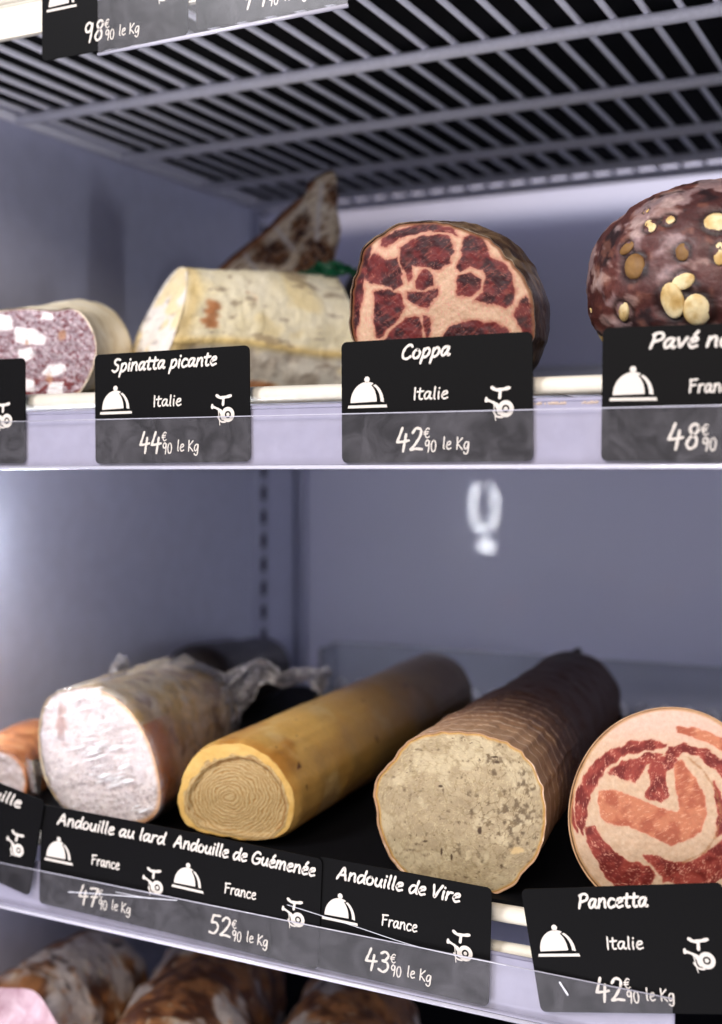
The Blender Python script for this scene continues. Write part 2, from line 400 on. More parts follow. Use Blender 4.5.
# ------------------------------------------------------------------ handwriting: strokes on a 0..8 grid (x-height 5)
GL = {
'A': (6.2, ["0,0 1.6,4 3.4,7.6 4.2,4 5.2,0", "1.2,2.7 4.8,3.0"]),
'C': (5.4, ["5.2,6.6 4.2,7.7 2,6.8 .5,3.6 1,.7 3,0 5,1.2"]),
'F': (5.0, ["1.0,7.6 .8,4 .6,0", "0.4,7.4 2.8,7.6 5,7.8", ".8,4.2 2.4,4.3 4,4.6"]),
'G': (6.2, ["5.2,6.7 4.2,7.7 2,6.9 .5,3.6 1.2,.6 3.4,0 5.2,1.2 5.6,3.4", "3.2,3.4 4.4,3.6 6,3.6"]),
'I': (2.0, ["1.1,7.8 1.0,4 .9,0"]),
'K': (5.2, ["1,7.8 .9,4 .7,0", "4.8,7.4 2.6,5.2 .9,3.6 2.6,2.2 4.8,0"]),
'P': (5.2, ["1.2,7.4 1.0,4 .4,0", ".6,6.8 3,7.9 5,6.6 4.2,4.4 1,3.4"]),
'S': (5.0, ["4.8,7.2 3,7.8 1.2,6.6 1.8,4.8 3.8,3.4 3.6,1 1.8,-.1 .2,.8"]),
'V': (5.2, [".6,7.4 1.2,3.6 2,0 3.6,4 5.4,7.8"]),
'a': (5.0, ["4.0,4.5 2.6,5.0 1.0,3.8 .5,1.6 1.4,.2 2.8,1.2 4.0,4.6", "4.1,4.6 3.7,1.8 4.2,.1 5,.6"]),
'b': (4.8, ["1.2,8 .8,4 .7,.3 2.6,-.1 4.2,1.8 3.6,4.4 1.2,3.4"]),
'c': (4.2, ["3.9,4.3 2.6,5 1,3.8 .6,1.4 2,0 4,.8"]),
'd': (5.0, ["4.0,4.3 2.6,5.0 1.0,3.8 .5,1.4 1.6,0 3.2,1.4 4.2,4.2", "4.8,8 4.3,4.5 4.2,1.2 4.9,.2"]),
'e': (4.4, [".9,2.4 2.6,2.9 3.8,3.8 3,5 1.4,4.2 .6,1.8 1.8,0 4,.7"]),
'g': (4.8, ["4.0,4.5 2.6,5.0 1.0,3.8 .6,1.6 1.6,.4 3,1.4 4.0,4.6", "4.1,4.7 3.9,1 3.2,-2.2 1.6,-2.8 .4,-1.8"]),
'i': (2.0, ["1.1,4.8 .9,2.4 1.0,0", "1.35,6.8 1.4,7.1"]),
'l': (2.2, ["1.4,8 1.1,4 .9,1.2 1.4,.1"]),
'm': (7.0, ["1.0,4.8 .8,2.4 .6,0", ".8,2.8 2.2,4.9 3.2,4 3.2,2 3.0,0", "3.2,2.8 4.8,4.9 6,4 5.9,2 6.2,0"]),
'n': (4.9, ["1.0,4.8 .8,2.4 .6,0", ".8,2.8 2.6,4.9 3.9,4 3.8,2 4.2,0"]),
'o': (4.7, ["2.6,4.9 1,3.9 .6,1.6 1.8,0 3.6,.8 4.1,3.2 2.8,4.8"]),
'p': (4.9, ["1.2,4.7 .9,1 .2,-3.2", "1,3.4 2.8,5 4.3,3.6 3.6,1 1.8,0 .9,.8"]),
'r': (3.6, ["1.0,4.8 .8,2.4 .6,0", ".8,2.8 2,4.6 3.6,4.8"]),
's': (3.8, ["3.5,4.6 2,5 1,3.9 2.2,2.7 3.2,1.4 2,0 .4,.4"]),
't': (3.6, ["1.8,7.2 1.5,3.6 1.4,1 2.4,0 3.2,.4", "0,5.0 1.8,5.1 3.8,5.4"]),
'u': (4.8, [".9,4.8 .6,2 1.6,.1 3,1 4,4.6", "4,4.7 3.7,2 4.4,.1"]),
'v': (4.4, [".5,4.7 1.2,2.2 1.8,.1 3,2.4 4.2,4.9"]),
'0': (4.6, ["2.4,7.4 .9,5.8 .6,2.6 1.8,.1 3.6,1 4.2,4.4 3.4,6.8 2.2,7.4"]),
'2': (4.8, [".6,6 1.8,7.5 3.6,7 3.6,5 2,2.2 .3,.2", ".3,.2 2.4,.5 4.6,.3"]),
'3': (4.6, [".8,6.8 2.4,7.6 3.8,6.4 2.8,4.6 1.6,4.1", "1.6,4.1 3.6,3.6 4,1.6 2.4,0 .4,.7"]),
'4': (5.0, ["2.0,7.6 1.2,5 .4,2.8", ".4,2.8 2.6,2.9 4.8,3.3", "3.6,5.4 3.3,2.6 3.0,-.4"]),
'5': (4.6, ["1.4,7.4 1.1,5.8 .9,4.4", "1.4,7.4 3,7.5 4.4,7.6", ".9,4.4 3,4.6 4.0,2.8 2.6,.3 .3,.4"]),
'7': (4.6, [".4,7.0 2.4,7.4 4.4,7.4", "4.4,7.4 3,3.8 2,-.2", "1.2,3.6 2.6,3.8 4.2,4.0"]),
'8': (4.8, ["4.0,6.6 2.8,7.6 1.3,6.4 2,4.6 3.6,3 3.4,.8 1.8,0 .7,1.4 1.6,3.4 3.4,4.9 4.1,6.5"]),
'9': (4.6, ["3.8,6.4 2.4,7.5 .9,6 1.4,4 3,4.2 3.9,6.4", "4,6.8 3.8,3.4 3.2,-.2"]),
'E': (4.8, ["4.4,6.6 3.2,7.4 1.6,6 1.1,3.6 1.8,.8 3.2,.1 4.6,1", ".2,4.4 2,4.5 3.8,4.8", ".1,2.9 1.8,3.0 3.4,3.2"]),
"'": (1.4, ["1.0,6.2 1.9,7.8"]),
' ': (2.6, []),
}
def ribbon(b, pts, w, ox, oz, th, y0=-.0003):
    P = spline_open(pts, 6); n = len(P); L = []; R = []
    T = np.gradient(P, axis=0); T /= np.hypot(*T.T)[:, None] + 1e-9; N = np.stack([-T[:, 1], T[:, 0]], 1)
    for i in range(n):
        k = w * (.5 + .06 * math.sin(i * .9))
        L.append(P[i] + N[i] * k); R.append(P[i] - N[i] * k)
    def cap(c, t, nn):
        return [c + (math.cos(a) * nn + math.sin(a) * t) * w * .5 for a in (PI * .25, PI * .5, PI * .75)]
    endc = cap(P[-1], T[-1], N[-1]); stc = cap(P[0], -T[0], -N[0])
    V = L + endc + R[::-1] + stc
    b.k = getattr(b, 'k', 0) + 1; y0 = y0 - .000006 * b.k
    base = len(b.v); m = len(L)
    idx = lambda k: base + k
    for q in V: b.v.append((ox + q[0], y0, oz + q[1]))
    nR0 = m + 3
    for i in range(m - 1):
        a, c = i, i + 1; d, e = nR0 + (m - 1 - (i + 1)), nR0 + (m - 1 - i)
        b.f.append((idx(a), idx(c), idx(d), idx(e)))
    b.f.append((idx(m - 1), idx(m), idx(m + 1), idx(m + 2), idx(nR0)))
    b.f.append((idx(nR0 + m - 1), idx(nR0 + m), idx(nR0 + m + 1), idx(nR0 + m + 2), idx(0)))
def write(b, text, x0, x1, z, cap, w, slant=.0, rise=0.0, track=.35, th=.0001):
    s = cap / 7.6; pen = 0; items = []
    acc = {'é': 'e'}
    for ch in text:
        base = acc.get(ch, ch); wd_, st = GL[base]
        for q in st: items.append((pen, [tuple(map(float, p.split(','))) for p in q.split()]))
        if ch == 'é': items.append((pen, [(2.2, 6.2), (3.4, 8.0)]))
        pen += wd_ + track
    tot = pen - track
    sx = (x1 - x0) / tot if x1 else s
    for i, (px_, pts) in enumerate(items):
        jit = .10 * math.sin(px_ * 3.1)
        P = [((px_ + x + slant * y) * sx, (y + jit) * s + (px_ + x) * sx * rise) for x, y in pts]
        ribbon(b, P, w, x0, z, th)

TW, TH = .100, .0605
def price_tag(label, x, z, yf, name=None, origin=None, price=None, nx=(.03, .06), roll=0., lean=0., icons=True, group=None, rise=0.):
    t = thing('price_tag', label, 'price tag', (0, 0, 0))
    b = MB(); r = .003; poly = []
    for cx, cz, a0 in ((TW - r, TH - r, 0), (r, TH - r, 90), (r, r, 180), (TW - r, r, 270)):
        for k in range(6):
            a = math.radians(a0 + k * 18); poly.append((cx + r * math.cos(a), cz + r * math.sin(a)))
    b.prism(poly[::-1], 0, .0007); b.build('plastic_card', M['tag'], t)
    if name:
        b = MB(); write(b, name, nx[0], nx[1], .0505, .0066, .00125, .16, rise, .3); b.build('product_name', M['ink'], t)
    if origin:
        wdt = {'Italie': .0185, 'France': .0205, 'Suisse': .0190}[origin]
        b = MB(); write(b, origin, .0392, .0392 + wdt, .0305, .0056, .00085, .04, 0, .4); b.build('origin_text', M['ink'], t)
    if price:
        b = MB()
        write(b, price[0:2], .0296, .0440, .0060, .0108, .0013, .10, 0, .5)
        write(b, 'E', .0447, .0478, .0118, .0048, .0006, .05)
        write(b, price[2:4], .0450, .0512, .0050, .0058, .0007, .05, 0, .6)
        write(b, 'le Kg', .0545, .0685, .0062, .0056, .0007, .04, -.03, .5)
        b.build('price_text', M['ink'], t)
    if icons:
        b = MB()
        cx, cz, R_ = .0143, .0298, .0092
        dome = [(cx + R_ * math.cos(a) * 1.0, cz + R_ * 1.12 * math.sin(a)) for a in np.linspace(0, PI, 28)]
        # dome split by a crescent highlight
        inner = [(cx + R_ * .80 * math.cos(a), cz + .0004 + R_ * .98 * math.sin(a)) for a in np.linspace(.0, 1.12, 10)]
        inn2 = [(cx + R_ * .58 * math.cos(a), cz + .0004 + R_ * .98 * math.sin(a)) for a in np.linspace(1.12, .0, 10)]
        left = [p for p, a in zip(dome, np.linspace(0, PI, 28)) if a > 1.12]
        b.add([(p[0], -.0003, p[1]) for p in [inn2[0]] + left + [inn2[-1]] + inn2[-2:0:-1]], [tuple(range(len(left) + len(inn2)))])
        right = [p for p, a in zip(dome, np.linspace(0, PI, 28)) if a <= 1.12]
        strip = right + [inner[-1]] + inner[-2::-1]
        b.add([(p[0], -.0003, p[1]) for p in strip], [tuple(range(len(strip)))])
        b.add([(cx + .0015 * math.cos(a), -.0003, cz + R_ * 1.12 + .0012 + .0015 * math.sin(a)) for a in np.linspace(0, 2 * PI, 14, endpoint=False)], [tuple(range(14))])
        b.add([(cx - .0107, -.0003, .0272), (cx + .0110, -.0003, .0272), (cx + .0107, -.0003, .0286), (cx - .0104, -.0003, .0286)], [(0, 1, 2, 3)])
        b.build('cloche_icon', M['ink'], t)
        b = MB(); cx, cz = .0868, .0248
        b.tube
        for (ri, ro) in ((.0, .0010), (.0019, .0040)):
            N = 28; V = []; F = []
            for k in range(N):
                a = 2 * PI * k / N
                V += [(cx + ri * math.cos(a), -.0003, cz + ri * math.sin(a)), (cx + ro * math.cos(a), -.0003, cz + ro * math.sin(a))]
            for k in range(N): F.append((2 * k, 2 * k + 1, (2 * k + 3) % (2 * N), (2 * k + 2) % (2 * N)))
            b.add(V, F)
        ribbon(b, [(.0806, .0238), (.0822, .0214), (.0850, .0208)], .0009, 0, 0, 0)
        ribbon(b, [(.0800, .0350), (.0822, .0338), (.0856, .0340), (.0886, .0346)], .0016, 0, 0, 0)
        ribbon(b, [(.0842, .0334), (.0838, .0300)], .0014, 0, 0, 0)
        ribbon(b, [(.0774, .0292), (.0800, .0282), (.0826, .0268)], .0012, 0, 0, 0)
        ribbon(b, [(.0772, .0300), (.0771, .0286)], .0014, 0, 0, 0)
        ribbon(b, [(.0808, .0284), (.0812, .0248), (.0818, .0194)], .0005, 0, 0, 0)
        ribbon(b, [(.0822, .0270), (.0830, .0250), (.0834, .0230)], .0018, 0, 0, 0)
        b.build('slicer_icon', M['ink'], t)
    t.location = (x, yf, EYE + z)
    t.rotation_euler = (lean, roll, 0)
    return t

# ---- eye-level rail and tags
rail('milky price rail along the eye-level shelf', -.67, .72, YM - .006, .0335, .0035)
cover('long clear cover over the tags of the eye-level shelf', -.67, .72, YM - .0105, .0290, .0032)
ym = YM - .0092
price_tag('black tag cut by the left edge of the picture, left of the Spinatta picante tag', ratio(25) * ym - TW, .0048, ym, 'Soppressata', 'Italie', '4490', (.008, .078))
price_tag('black price tag reading Spinatta picante, Italie, 44.90 le Kg', ratio(95.5) * ym, .0045, ym, 'Spinatta picante', 'Italie', '4490', (.012, .080), roll=-.010, rise=.01)
price_tag('black price tag reading Coppa, Italie, 42.90 le Kg', ratio(342) * ym, .0045, ym, 'Coppa', 'Italie', '4290', (.033, .0585), roll=-.006, rise=.03)
price_tag('black price tag reading Pavé noi..., France, 48.90, at the right edge', ratio(601) * ym, .0050, ym, 'Pavé noisette', 'France', '4890', (.0215, .082), roll=.012, lean=.0)

# ---- lower rail and tags (the whole front rail hangs a touch lower to the right)
RL = math.radians(1.1)
yl = YLo - .010
xr_end = ratio(673) * yl
rail('milky price rail along the lower shelf, under the sausages', -.67, xr_end, YLo - .006, -.2440, -.2725, RL)
cover('clear scratched cover over the tags of the lower shelf', -.67, xr_end, YLo - .0125, -.2465, -.2728, RL)
def tag_from_px(pl, pr, yf):             # bottom-left and bottom-right corners in the photo give place and tilt
    a = at(pl[0], pl[1], yf); c = at(pr[0], pr[1], yf)
    return a.x, a.z - EYE, -math.atan2(c.z - a.z, c.x - a.x)
yt = YLo - .0112
br = at(29, 896, yt - .0016); r = .20; x = br.x - TW * math.cos(r); z = br.z - EYE + TW * math.sin(r); price_tag('tilted black tag ending in ...ille, at the left edge beside the Andouille au lard tag', x, z, yt - .0016, 'Andouille', 'France', '4790', (.030, .083), roll=r)
x, z, r = tag_from_px((39, 903), (172, 938), yt); price_tag('black price tag reading Andouille au lard, France, 47.90 le Kg', x, z, yt, 'Andouille au lard', 'France', '4790', (.013, .091), roll=.030)
x, z, r = tag_from_px((165, 932), (316, 966), yt - .0009); price_tag('black price tag reading Andouille de Guémenée, France, 52.90 le Kg', x, z, yt - .0009, 'Andouille de Guémenée', 'France', '5290', (.004, .096), roll=.045)
x, z, r = tag_from_px((315, 967), (488, 1000), yt); price_tag('black price tag reading Andouille de Vire, France, 43.90 le Kg', x, z, yt, 'Andouille de Vire', 'France', '4390', (.012, .083), roll=.030)
yp = YLo - .022
x, z, r = tag_from_px((541, 1012), (738, 1003), YLo - .0118); price_tag('black price tag reading Pancetta, Italie, 42.90 le Kg', x, z, YLo - .0118, 'Pancetta', 'Italie', '4290', (.0285, .063), roll=-.175)

# ---- top shelf rail and tags
yu = YU - .0105
t = rail('short white rail on the front of the top shelf', -.67, .72, YU - .006, .2735, .2545)
for q in t.children: q.data.materials[0] = M['rod']
price_tag('black tag at the top reading Suisse, 98.90 le Kg, half behind clear plastic', ratio(42) * (yu), .2360, yu, None, 'Suisse', '9890')
price_tag('black tag at the top reading 79.90 le Kg, wholly behind clear plastic', ratio(196) * yu, .2375, yu, None, None, '7990', roll=-.01)
price_tag('black tag at the very top, mostly above the picture, right of the 79.90 tag', ratio(372) * yu, .2385, yu, None, None, None, icons=False)
cover('clear cover on the top shelf over the 79.90 tag', ratio(101) * yu, ratio(350) * yu, yu - .0022, .2640, .2345, roll=-.012, xc=-.38)
cover('clear cover at the top edge right of the 79.90 tag', ratio(370) * yu, ratio(640) * yu, yu - .0022, .2650, .2385, roll=-.012, xc=-.25)

# scratches on the lower cover
def scratch(pts, w, lab):
    y = YLo - .0134
    P = [at(px_, py_, y) for px_, py_ in pts]
    b = MB(); ribbon(b, [(p.x, p.z) for p in P], w, 0, 0, 0, y0=y)
    return b
cv = [o for o in C.objects if o.name.startswith('clear_tag_cover') and 'scratched' in o.get('label', '')][0]
b = MB()
for pts, w in (([(68, 898), (110, 900), (176, 904)], .0005), ([(286, 906), (350, 925), (420, 946), (505, 990 - 28)], .0003), ([(115, 897), (150, 903)], .0003), ([(559, 978), (563, 984), (567, 990)], .0010)):
    y = YLo - .0136
    P = [at(px_, py_, y) for px_, py_ in pts]; ribbon(b, [(p.x, p.z) for p in P], w, 0, 0, 0, y0=y)
b.build('scratch', M['scratch'], cv)

# ------------------------------------------------------------------ meat builders
def polar_face(name, outline_px, Y, colf, mat, parent, rings=90, N=260, bulge=0., rough=.0006, nscale=180, tilt=(0, 0), inset=.985, seed=0, post=None, edge_round=.0015):
    O = spline_closed(outline_px, N); c = O.mean(0)
    P = [c[None]]
    rr = np.linspace(0, 1, rings + 1)[1:] ** .8
    for r in rr: P.append(c + (O - c) * r * inset)
    P = np.vstack(P); R = np.r_[0, np.repeat(rr, N)]
    W = at_np(P, Y)
    cc = at_np(c[None], Y)[0]
    if tilt != (0, 0): W = at_np(P, Y + (W[:, 0] - cc[0]) * tilt[0] + (W[:, 2] - cc[2]) * tilt[1])
    h = (fbm(W[:, [0, 2]] * nscale, 4, seed) - .5) * 2 * rough
    W[:, 1] += h - bulge * (1 - R ** 2) + edge_round * R ** 12
    F = [(0, 1 + (k + 1) % N, 1 + k) for k in range(N)]
    for i in range(rings - 1):
        a = 1 + i * N; bb = a + N
        for k in range(N):
            k2 = (k + 1) % N; F.append((a + k, a + k2, bb + k2, bb + k))
    col = colf(P, R)
    if post: W = post(W, P, R)
    W[:, 2] = np.maximum(W[:, 2], EYE + (ZM if cc[2] > EYE else ZL) + .0003)
    return mesh(name, W, F, mat, parent, True, col)

def casing(name, outline_px, Y, C1, r1, mat, parent, rings=60, N=160, tilt=(0, 0), wob=.0008, wscale=60, taper=None, dome=.5, lip=.0, seed=3, colf=None, squash=1.0, start=0.0, flare=None):
    """skin of a log: front outline traced at depth Y, swept to the far centre C1 with radius r1, closed by a dome"""
    Opx = spline_closed(outline_px, N); O = at_np(Opx, Y); c0 = O.mean(0); C1 = np.array(C1, float)
    if tilt != (0, 0): O = at_np(Opx, Y + (O[:, 0] - c0[0]) * tilt[0] + (O[:, 2] - c0[2]) * tilt[1])
    V0 = O - c0
    ang = np.arctan2(V0[:, 2], V0[:, 0]); V1 = np.stack([np.cos(ang) * r1, 0 * ang, np.sin(ang) * r1 * squash], 1)
    L = np.linalg.norm(C1 - c0); ax = (C1 - c0) / L; rows = []; S = []
    if lip: rows.append(c0 + V0 * (1 - lip) + ax * .0012); S.append(0)
    for i in range(rings + 1):
        t = (i / rings) ** 1.35; k = taper(t) if taper else 1.0
        w = min(1, t * 1.3)
        v = V0 * (1 - w) + V1 * w
        if not taper: v = v
        rows.append(c0 + (C1 - c0) * t + v * k); S.append(t)
    last = rows[-1] - C1; rad = np.linalg.norm(last, axis=1).mean()
    for u in np.linspace(0, 1, 12)[1:-1]:
        rows.append(C1 + ax * rad * dome * math.sin(u * PI / 2) + last * math.cos(u * PI / 2)); S.append(1 + u)
    W = np.vstack(rows); nr = len(rows); Sx = np.repeat(S, N)
    nrm = W - np.repeat(np.array([r.mean(0) for r in rows]), N, 0); nrm /= np.linalg.norm(nrm, axis=1)[:, None] + 1e-9
    h = (fbm(W * wscale, 4, seed) - .5) * 2 * wob
    h *= np.clip(Sx * 12, .15, 1)
    W = W + nrm * h[:, None]
    F = []
    for i in range(nr - 1):
        for k in range(N):
            k2 = (k + 1) % N; F.append((i * N + k, (i + 1) * N + k, (i + 1) * N + k2, i * N + k2))
    W = np.vstack([W, (C1 + ax * rad * dome)[None]]); e = len(W) - 1
    for k in range(N): F.append(((nr - 1) * N + k, e, (nr - 1) * N + (k + 1) % N))
    Sx = np.r_[Sx, 2]
    W[:, 2] = np.maximum(W[:, 2], EYE + (ZM if c0[2] > EYE else ZL) + .0003)
    col = colf(W, Sx, np.r_[np.tile(ang, nr), 0]) if colf else None
    return mesh(name, W, F, mat, parent, True, col)

def jitter(out, amp, f=.12, N=90, seed=0):
    O = spline_closed(out, N); c = O.mean(0); v = O - c; r = np.hypot(*v.T)[:, None]
    h = (fbm(O * f, 4, seed) - .5) * 2 * amp
    return O + v / r * h[:, None]

def regions(P, polys, warp=1.2, ws=.22, soft=.5, seed=0):
    """signed distance to the nearest traced region with wobbly borders; index of the region"""
    q = P + (np.stack([fbm(P * ws, 4, seed), fbm(P * ws, 4, seed + 50)], 1) - .5) * 2 * warp
    best = np.full(len(P), 1e9); idx = np.zeros(len(P), int)
    for i, pl in enumerate(polys):
        d = sdf(q, pl); m = d < best; best = np.where(m, d, best); idx = np.where(m, i, idx)
    return best, idx

def base_z(z, x=None): return EYE + z

# ------------------------------------------------------------------ COPPA
def make_coppa():
    Z = lambda p: zm(p, 340, 210, 3.282)
    out = Z([(38, 430), (30, 350), (35, 250), (58, 190), (72, 130), (110, 90), (160, 58), (200, 42), (260, 35), (320, 38), (370, 50), (400, 60), (440, 75),
             (490, 90), (540, 145), (580, 190), (615, 240), (634, 300), (640, 370), (632, 440), (590, 510), (500, 540), (350, 545), (200, 545), (90, 520)])
    out = jitter(out, 2.6, .16, seed=4)
    mus = [[(130, 95), (180, 65), (260, 42), (330, 45), (375, 65), (385, 85), (355, 75), (300, 68), (240, 80), (190, 95), (150, 120), (130, 115)],
           [(195, 125), (240, 95), (310, 78), (360, 85), (378, 135), (360, 175), (320, 200), (280, 190), (240, 180), (240, 215), (225, 235), (210, 200), (200, 160)],
           [(80, 185), (110, 140), (150, 165), (190, 155), (205, 190), (205, 240), (180, 265), (150, 245), (100, 240), (80, 230)],
           [(52, 190), (66, 130), (98, 104), (98, 150), (84, 200), (76, 260), (62, 330), (55, 420), (10, 430), (10, 300), (30, 230)],
           [(110, 270), (160, 260), (205, 280), (215, 320), (200, 350), (160, 390), (135, 420), (120, 420), (110, 360), (115, 310)],
           [(250, 230), (280, 195), (310, 215), (310, 250), (280, 265), (255, 260)],
           [(220, 270), (250, 265), (285, 270), (325, 255), (325, 280), (290, 325), (250, 310), (225, 295)],
           [(150, 425), (180, 385), (220, 355), (260, 350), (275, 385), (270, 425), (240, 460), (180, 470)],
           [(272, 342), (300, 350), (302, 390), (288, 430), (278, 385)],
           [(405, 85), (440, 80), (465, 90), (490, 150), (540, 175), (565, 210), (575, 260), (570, 310), (540, 320), (480, 305), (440, 300), (470, 270), (484, 220), (470, 195), (430, 188), (395, 200), (383, 190), (400, 150)],
           [(385, 215), (430, 208), (468, 228), (465, 260), (430, 285), (390, 280), (380, 240)],
           [(340, 412), (380, 375), (440, 365), (520, 370), (560, 400), (520, 460), (400, 470)],
           [(590, 300), (610, 278), (630, 310), (628, 350), (636, 395), (630, 440), (600, 400), (570, 350)]]
    mus = [Z(m) for m in mus]
    def colf(P, R):
        d, ix = regions(P, mus, 2.6, .14, seed=3)
        n = fbm(P * .35, 5, 8); n2 = fbm(P * np.array([.9, .35]), 4, 12)
        fat = mixc((.71, .57, .46), (.80, .67, .56), n)
        fat = mixc(fat, (.78, .50, .46), sst(n2, .58, .75) * .5)
        nl = fbm(P * .09, 3, 81); st = fbm((P @ np.array([[.8, .6], [-.6, .8]])) * np.array([.10, .55]), 3, 83)
        meat = mixc((.20, .075, .085), (.38, .14, .135), sst(nl, .35, .65))
        meat = mixc(meat, (.56, .30, .25), sst(st, .58, .74) * .5)
        meat = mixc(meat, (.70, .50, .42), (1 - sst(np.abs(fbm(P * .11, 4, 87) - .5), .0, .012)) * .45)
        c = mixc(meat, fat, sst(d, -.5, .7))
        c = mixc(c, (.62, .34, .28), np.exp(-((d - .8) / 1.8) ** 2) * .45)
        rim = sst(R, .955, .985)
        return mixc(c, (.42, .27, .18), rim * .8)
    t = thing('coppa', 'large cut coppa with red and cream marbled face behind the Coppa tag', 'cured meat', at(440, 377, .61))
    Y = .605
    polar_face('cut_face', out, Y, colf, M['face'], t, 120, 320, bulge=.001, rough=.0007, seed=5)
    m = skin('coppa_rind', [(.30, (.16, .11, .08)), (.46, (.32, .23, .16)), (.6, (.52, .43, .33)), (.75, (.70, .64, .55))], 50, 1.0, .42, .9, .002, 110, fleck=(90, .66, (.55, .42, .30)), coat=.2)
    c1 = at(478, 322, .70)
    def tp(u): return 1 + .20 * math.sin(min(1, u * 1.6) * PI * .5) - .55 * max(0, u - .45) ** 1.3
    casing('rind', out, Y, c1, .040, m, t, 40, 180, wob=.0022, wscale=70, taper=tp, dome=.55, lip=.012)
make_coppa()

# ------------------------------------------------------------------ PAVÉ with hazelnuts
def make_pave():
    ctr = at(722, 292, .668); ctr.z = EYE + ZM + .0525
    rad = np.array([.0690, .060, .0520])
    n_u, n_v = 220, 150; V = []
    for j in range(n_v + 1):
        ph = PI * j / n_v
        for i in range(n_u):
            th = 2 * PI * i / n_u
            V.append((math.cos(th) * math.sin(ph), math.sin(th) * math.sin(ph), math.cos(ph)))
    D = np.array(V)
    sup = (np.abs(D) ** 2.12).sum(1) ** (-1 / 2.12)
    W = D * sup[:, None] * rad
    h = (fbm(W * 28, 4, 2) - .5) * .006 + (fbm(W * 110, 4, 6) - .5) * .0040
    W = W + D * h[:, None]
    W[:, 2] = np.maximum(W[:, 2], -.0520)
    n1 = fbm(W * 45, 5, 1); n2 = fbm(W * 160, 4, 9); n3 = fbm(W * 80, 5, 21)
    c = mixc((.22, .12, .12), (.42, .24, .21), n1)
    c = mixc(c, (.13, .08, .09), sst(n3, .52, .62) * .8)
    c = mixc(c, (.58, .38, .30), sst(n2, .55, .68) * .5)
    n5 = fbm(W * 70, 6, 51)
    c = mixc(c, (.70, .62, .62), sst(n5, .52, .60) * .6)
    c = mixc(c, (.80, .70, .66), sst(fbm(W * np.array([60, 60, 150]), 5, 71), .60, .68) * .5)
    F = [(j * n_u + i, j * n_u + (i + 1) % n_u, (j + 1) * n_u + (i + 1) % n_u, (j + 1) * n_u + i) for j in range(n_v) for i in range(n_u)]
    t = thing('hazelnut_salami', 'dark rounded pavé sausage studded with hazelnuts, at the right edge', 'cured sausage', (ctr.x, ctr.y, EYE + ZM))
    m = painted('dark_nutty_rind', .5, 420, .9, fvar=.3, coat=.05)
    W2 = W + np.array(ctr)
    # sockets around the nuts
    nuts = [(400, 250, 30, 20, -.8), (485, 218, 28, 17, -.2), (690, 232, 44, 36, .0), (322, 425, 42, 44, .6), (548, 365, 22, 30, .1), (543, 497, 36, 26, .3),
            (498, 588, 38, 60, .1), (600, 628, 48, 54, 0), (278, 628, 28, 40, -.5), (135, 633, 11, 12, 0), (150, 775, 22, 40, .6), (722, 372, 18, 38, 0), (296, 350, 30, 20, .4), (128, 700, 10, 22, .2), (380, 178, 14, 10, .5)]
    spots = []
    o = np.array((0, 0, EYE)) - np.array(ctr)
    for i, (zx, zy, a, b_, rot) in enumerate(nuts):
        p, q = 560 + zx / 4.457, 170 + zy / 4.457
        dvec = np.array(at(p, q, 1.0)) - np.array((0, 0, EYE)); dvec /= np.linalg.norm(dvec)
        # nearest mesh vertex along the ray, front side
        rel = W - o; tt = rel @ dvec; dist = np.linalg.norm(rel - tt[:, None] * dvec, axis=1)
        dist = dist + np.where((D / rad) @ dvec < 0, 0, 9)
        k = int(np.argmin(dist))
        spots.append((W[k], a / 4.457 * .80 / FPX, b_ / 4.457 * .80 / FPX, rot))
    for k, (p, ra, rb, rot) in enumerate(spots):
        dd = np.linalg.norm(W - p, axis=1); R0 = (ra + rb) * .62
        W2 -= D * (np.exp(-((dd - R0) / (R0 * .25)) ** 2) * .0010)[:, None]
        c = mixc(c, (.12, .06, .05), np.exp(-((dd - R0 * .95) / (R0 * .22)) ** 2) * .8)
    mesh('rind', W2, F, m, t, True, c)
    for k, (p, ra, rb, rot) in enumerate(spots):
        nrm = p / rad; nrm /= np.linalg.norm(nrm); n = Vector(nrm)
        u = n.cross(Vector((0, 0, 1))).normalized(); u = u if u.x > 0 else -u; w = n.cross(u); w = w if w.z > 0 else -w
        u2 = u * math.cos(rot) + w * math.sin(rot); w2 = -u * math.sin(rot) + w * math.cos(rot)
        V = []; F2 = []; A, B = 14, 20
        for i in range(A + 1):
            ph = PI * i / A
            for j in range(B):
                th = 2 * PI * j / B
                q = (math.cos(th) * math.sin(ph) * (1 + .10 * math.sin(ph * 2 + k)), math.sin(th) * math.sin(ph), math.cos(ph))
                v = Vector(p) * 1.0 + u2 * q[0] * ra * 1.05 + w2 * q[1] * rb * 1.05 + n * (q[2] * min(ra, rb) * .42 - .0009)
                V.append(tuple(v + ctr))
        V = np.array(V); V += (fbm(V * 300, 3, k)[:, None] - .5) * .0008
        for i in range(A):
            for j in range(B): F2.append((i * B + j, i * B + (j + 1) % B, (i + 1) * B + (j + 1) % B, (i + 1) * B + j))
        nn = fbm(V * 160, 4, k); dark = 1 if k in (3, 4, 12, 13) else 0
        cc = mixc((.74, .60, .36), (.93, .86, .68), sst(nn, .3, .7)) if not dark else mixc((.42, .30, .18), (.60, .47, .30), nn)
        mesh('hazelnut', V, F2, M['face'], t, True, cc)
make_pave()

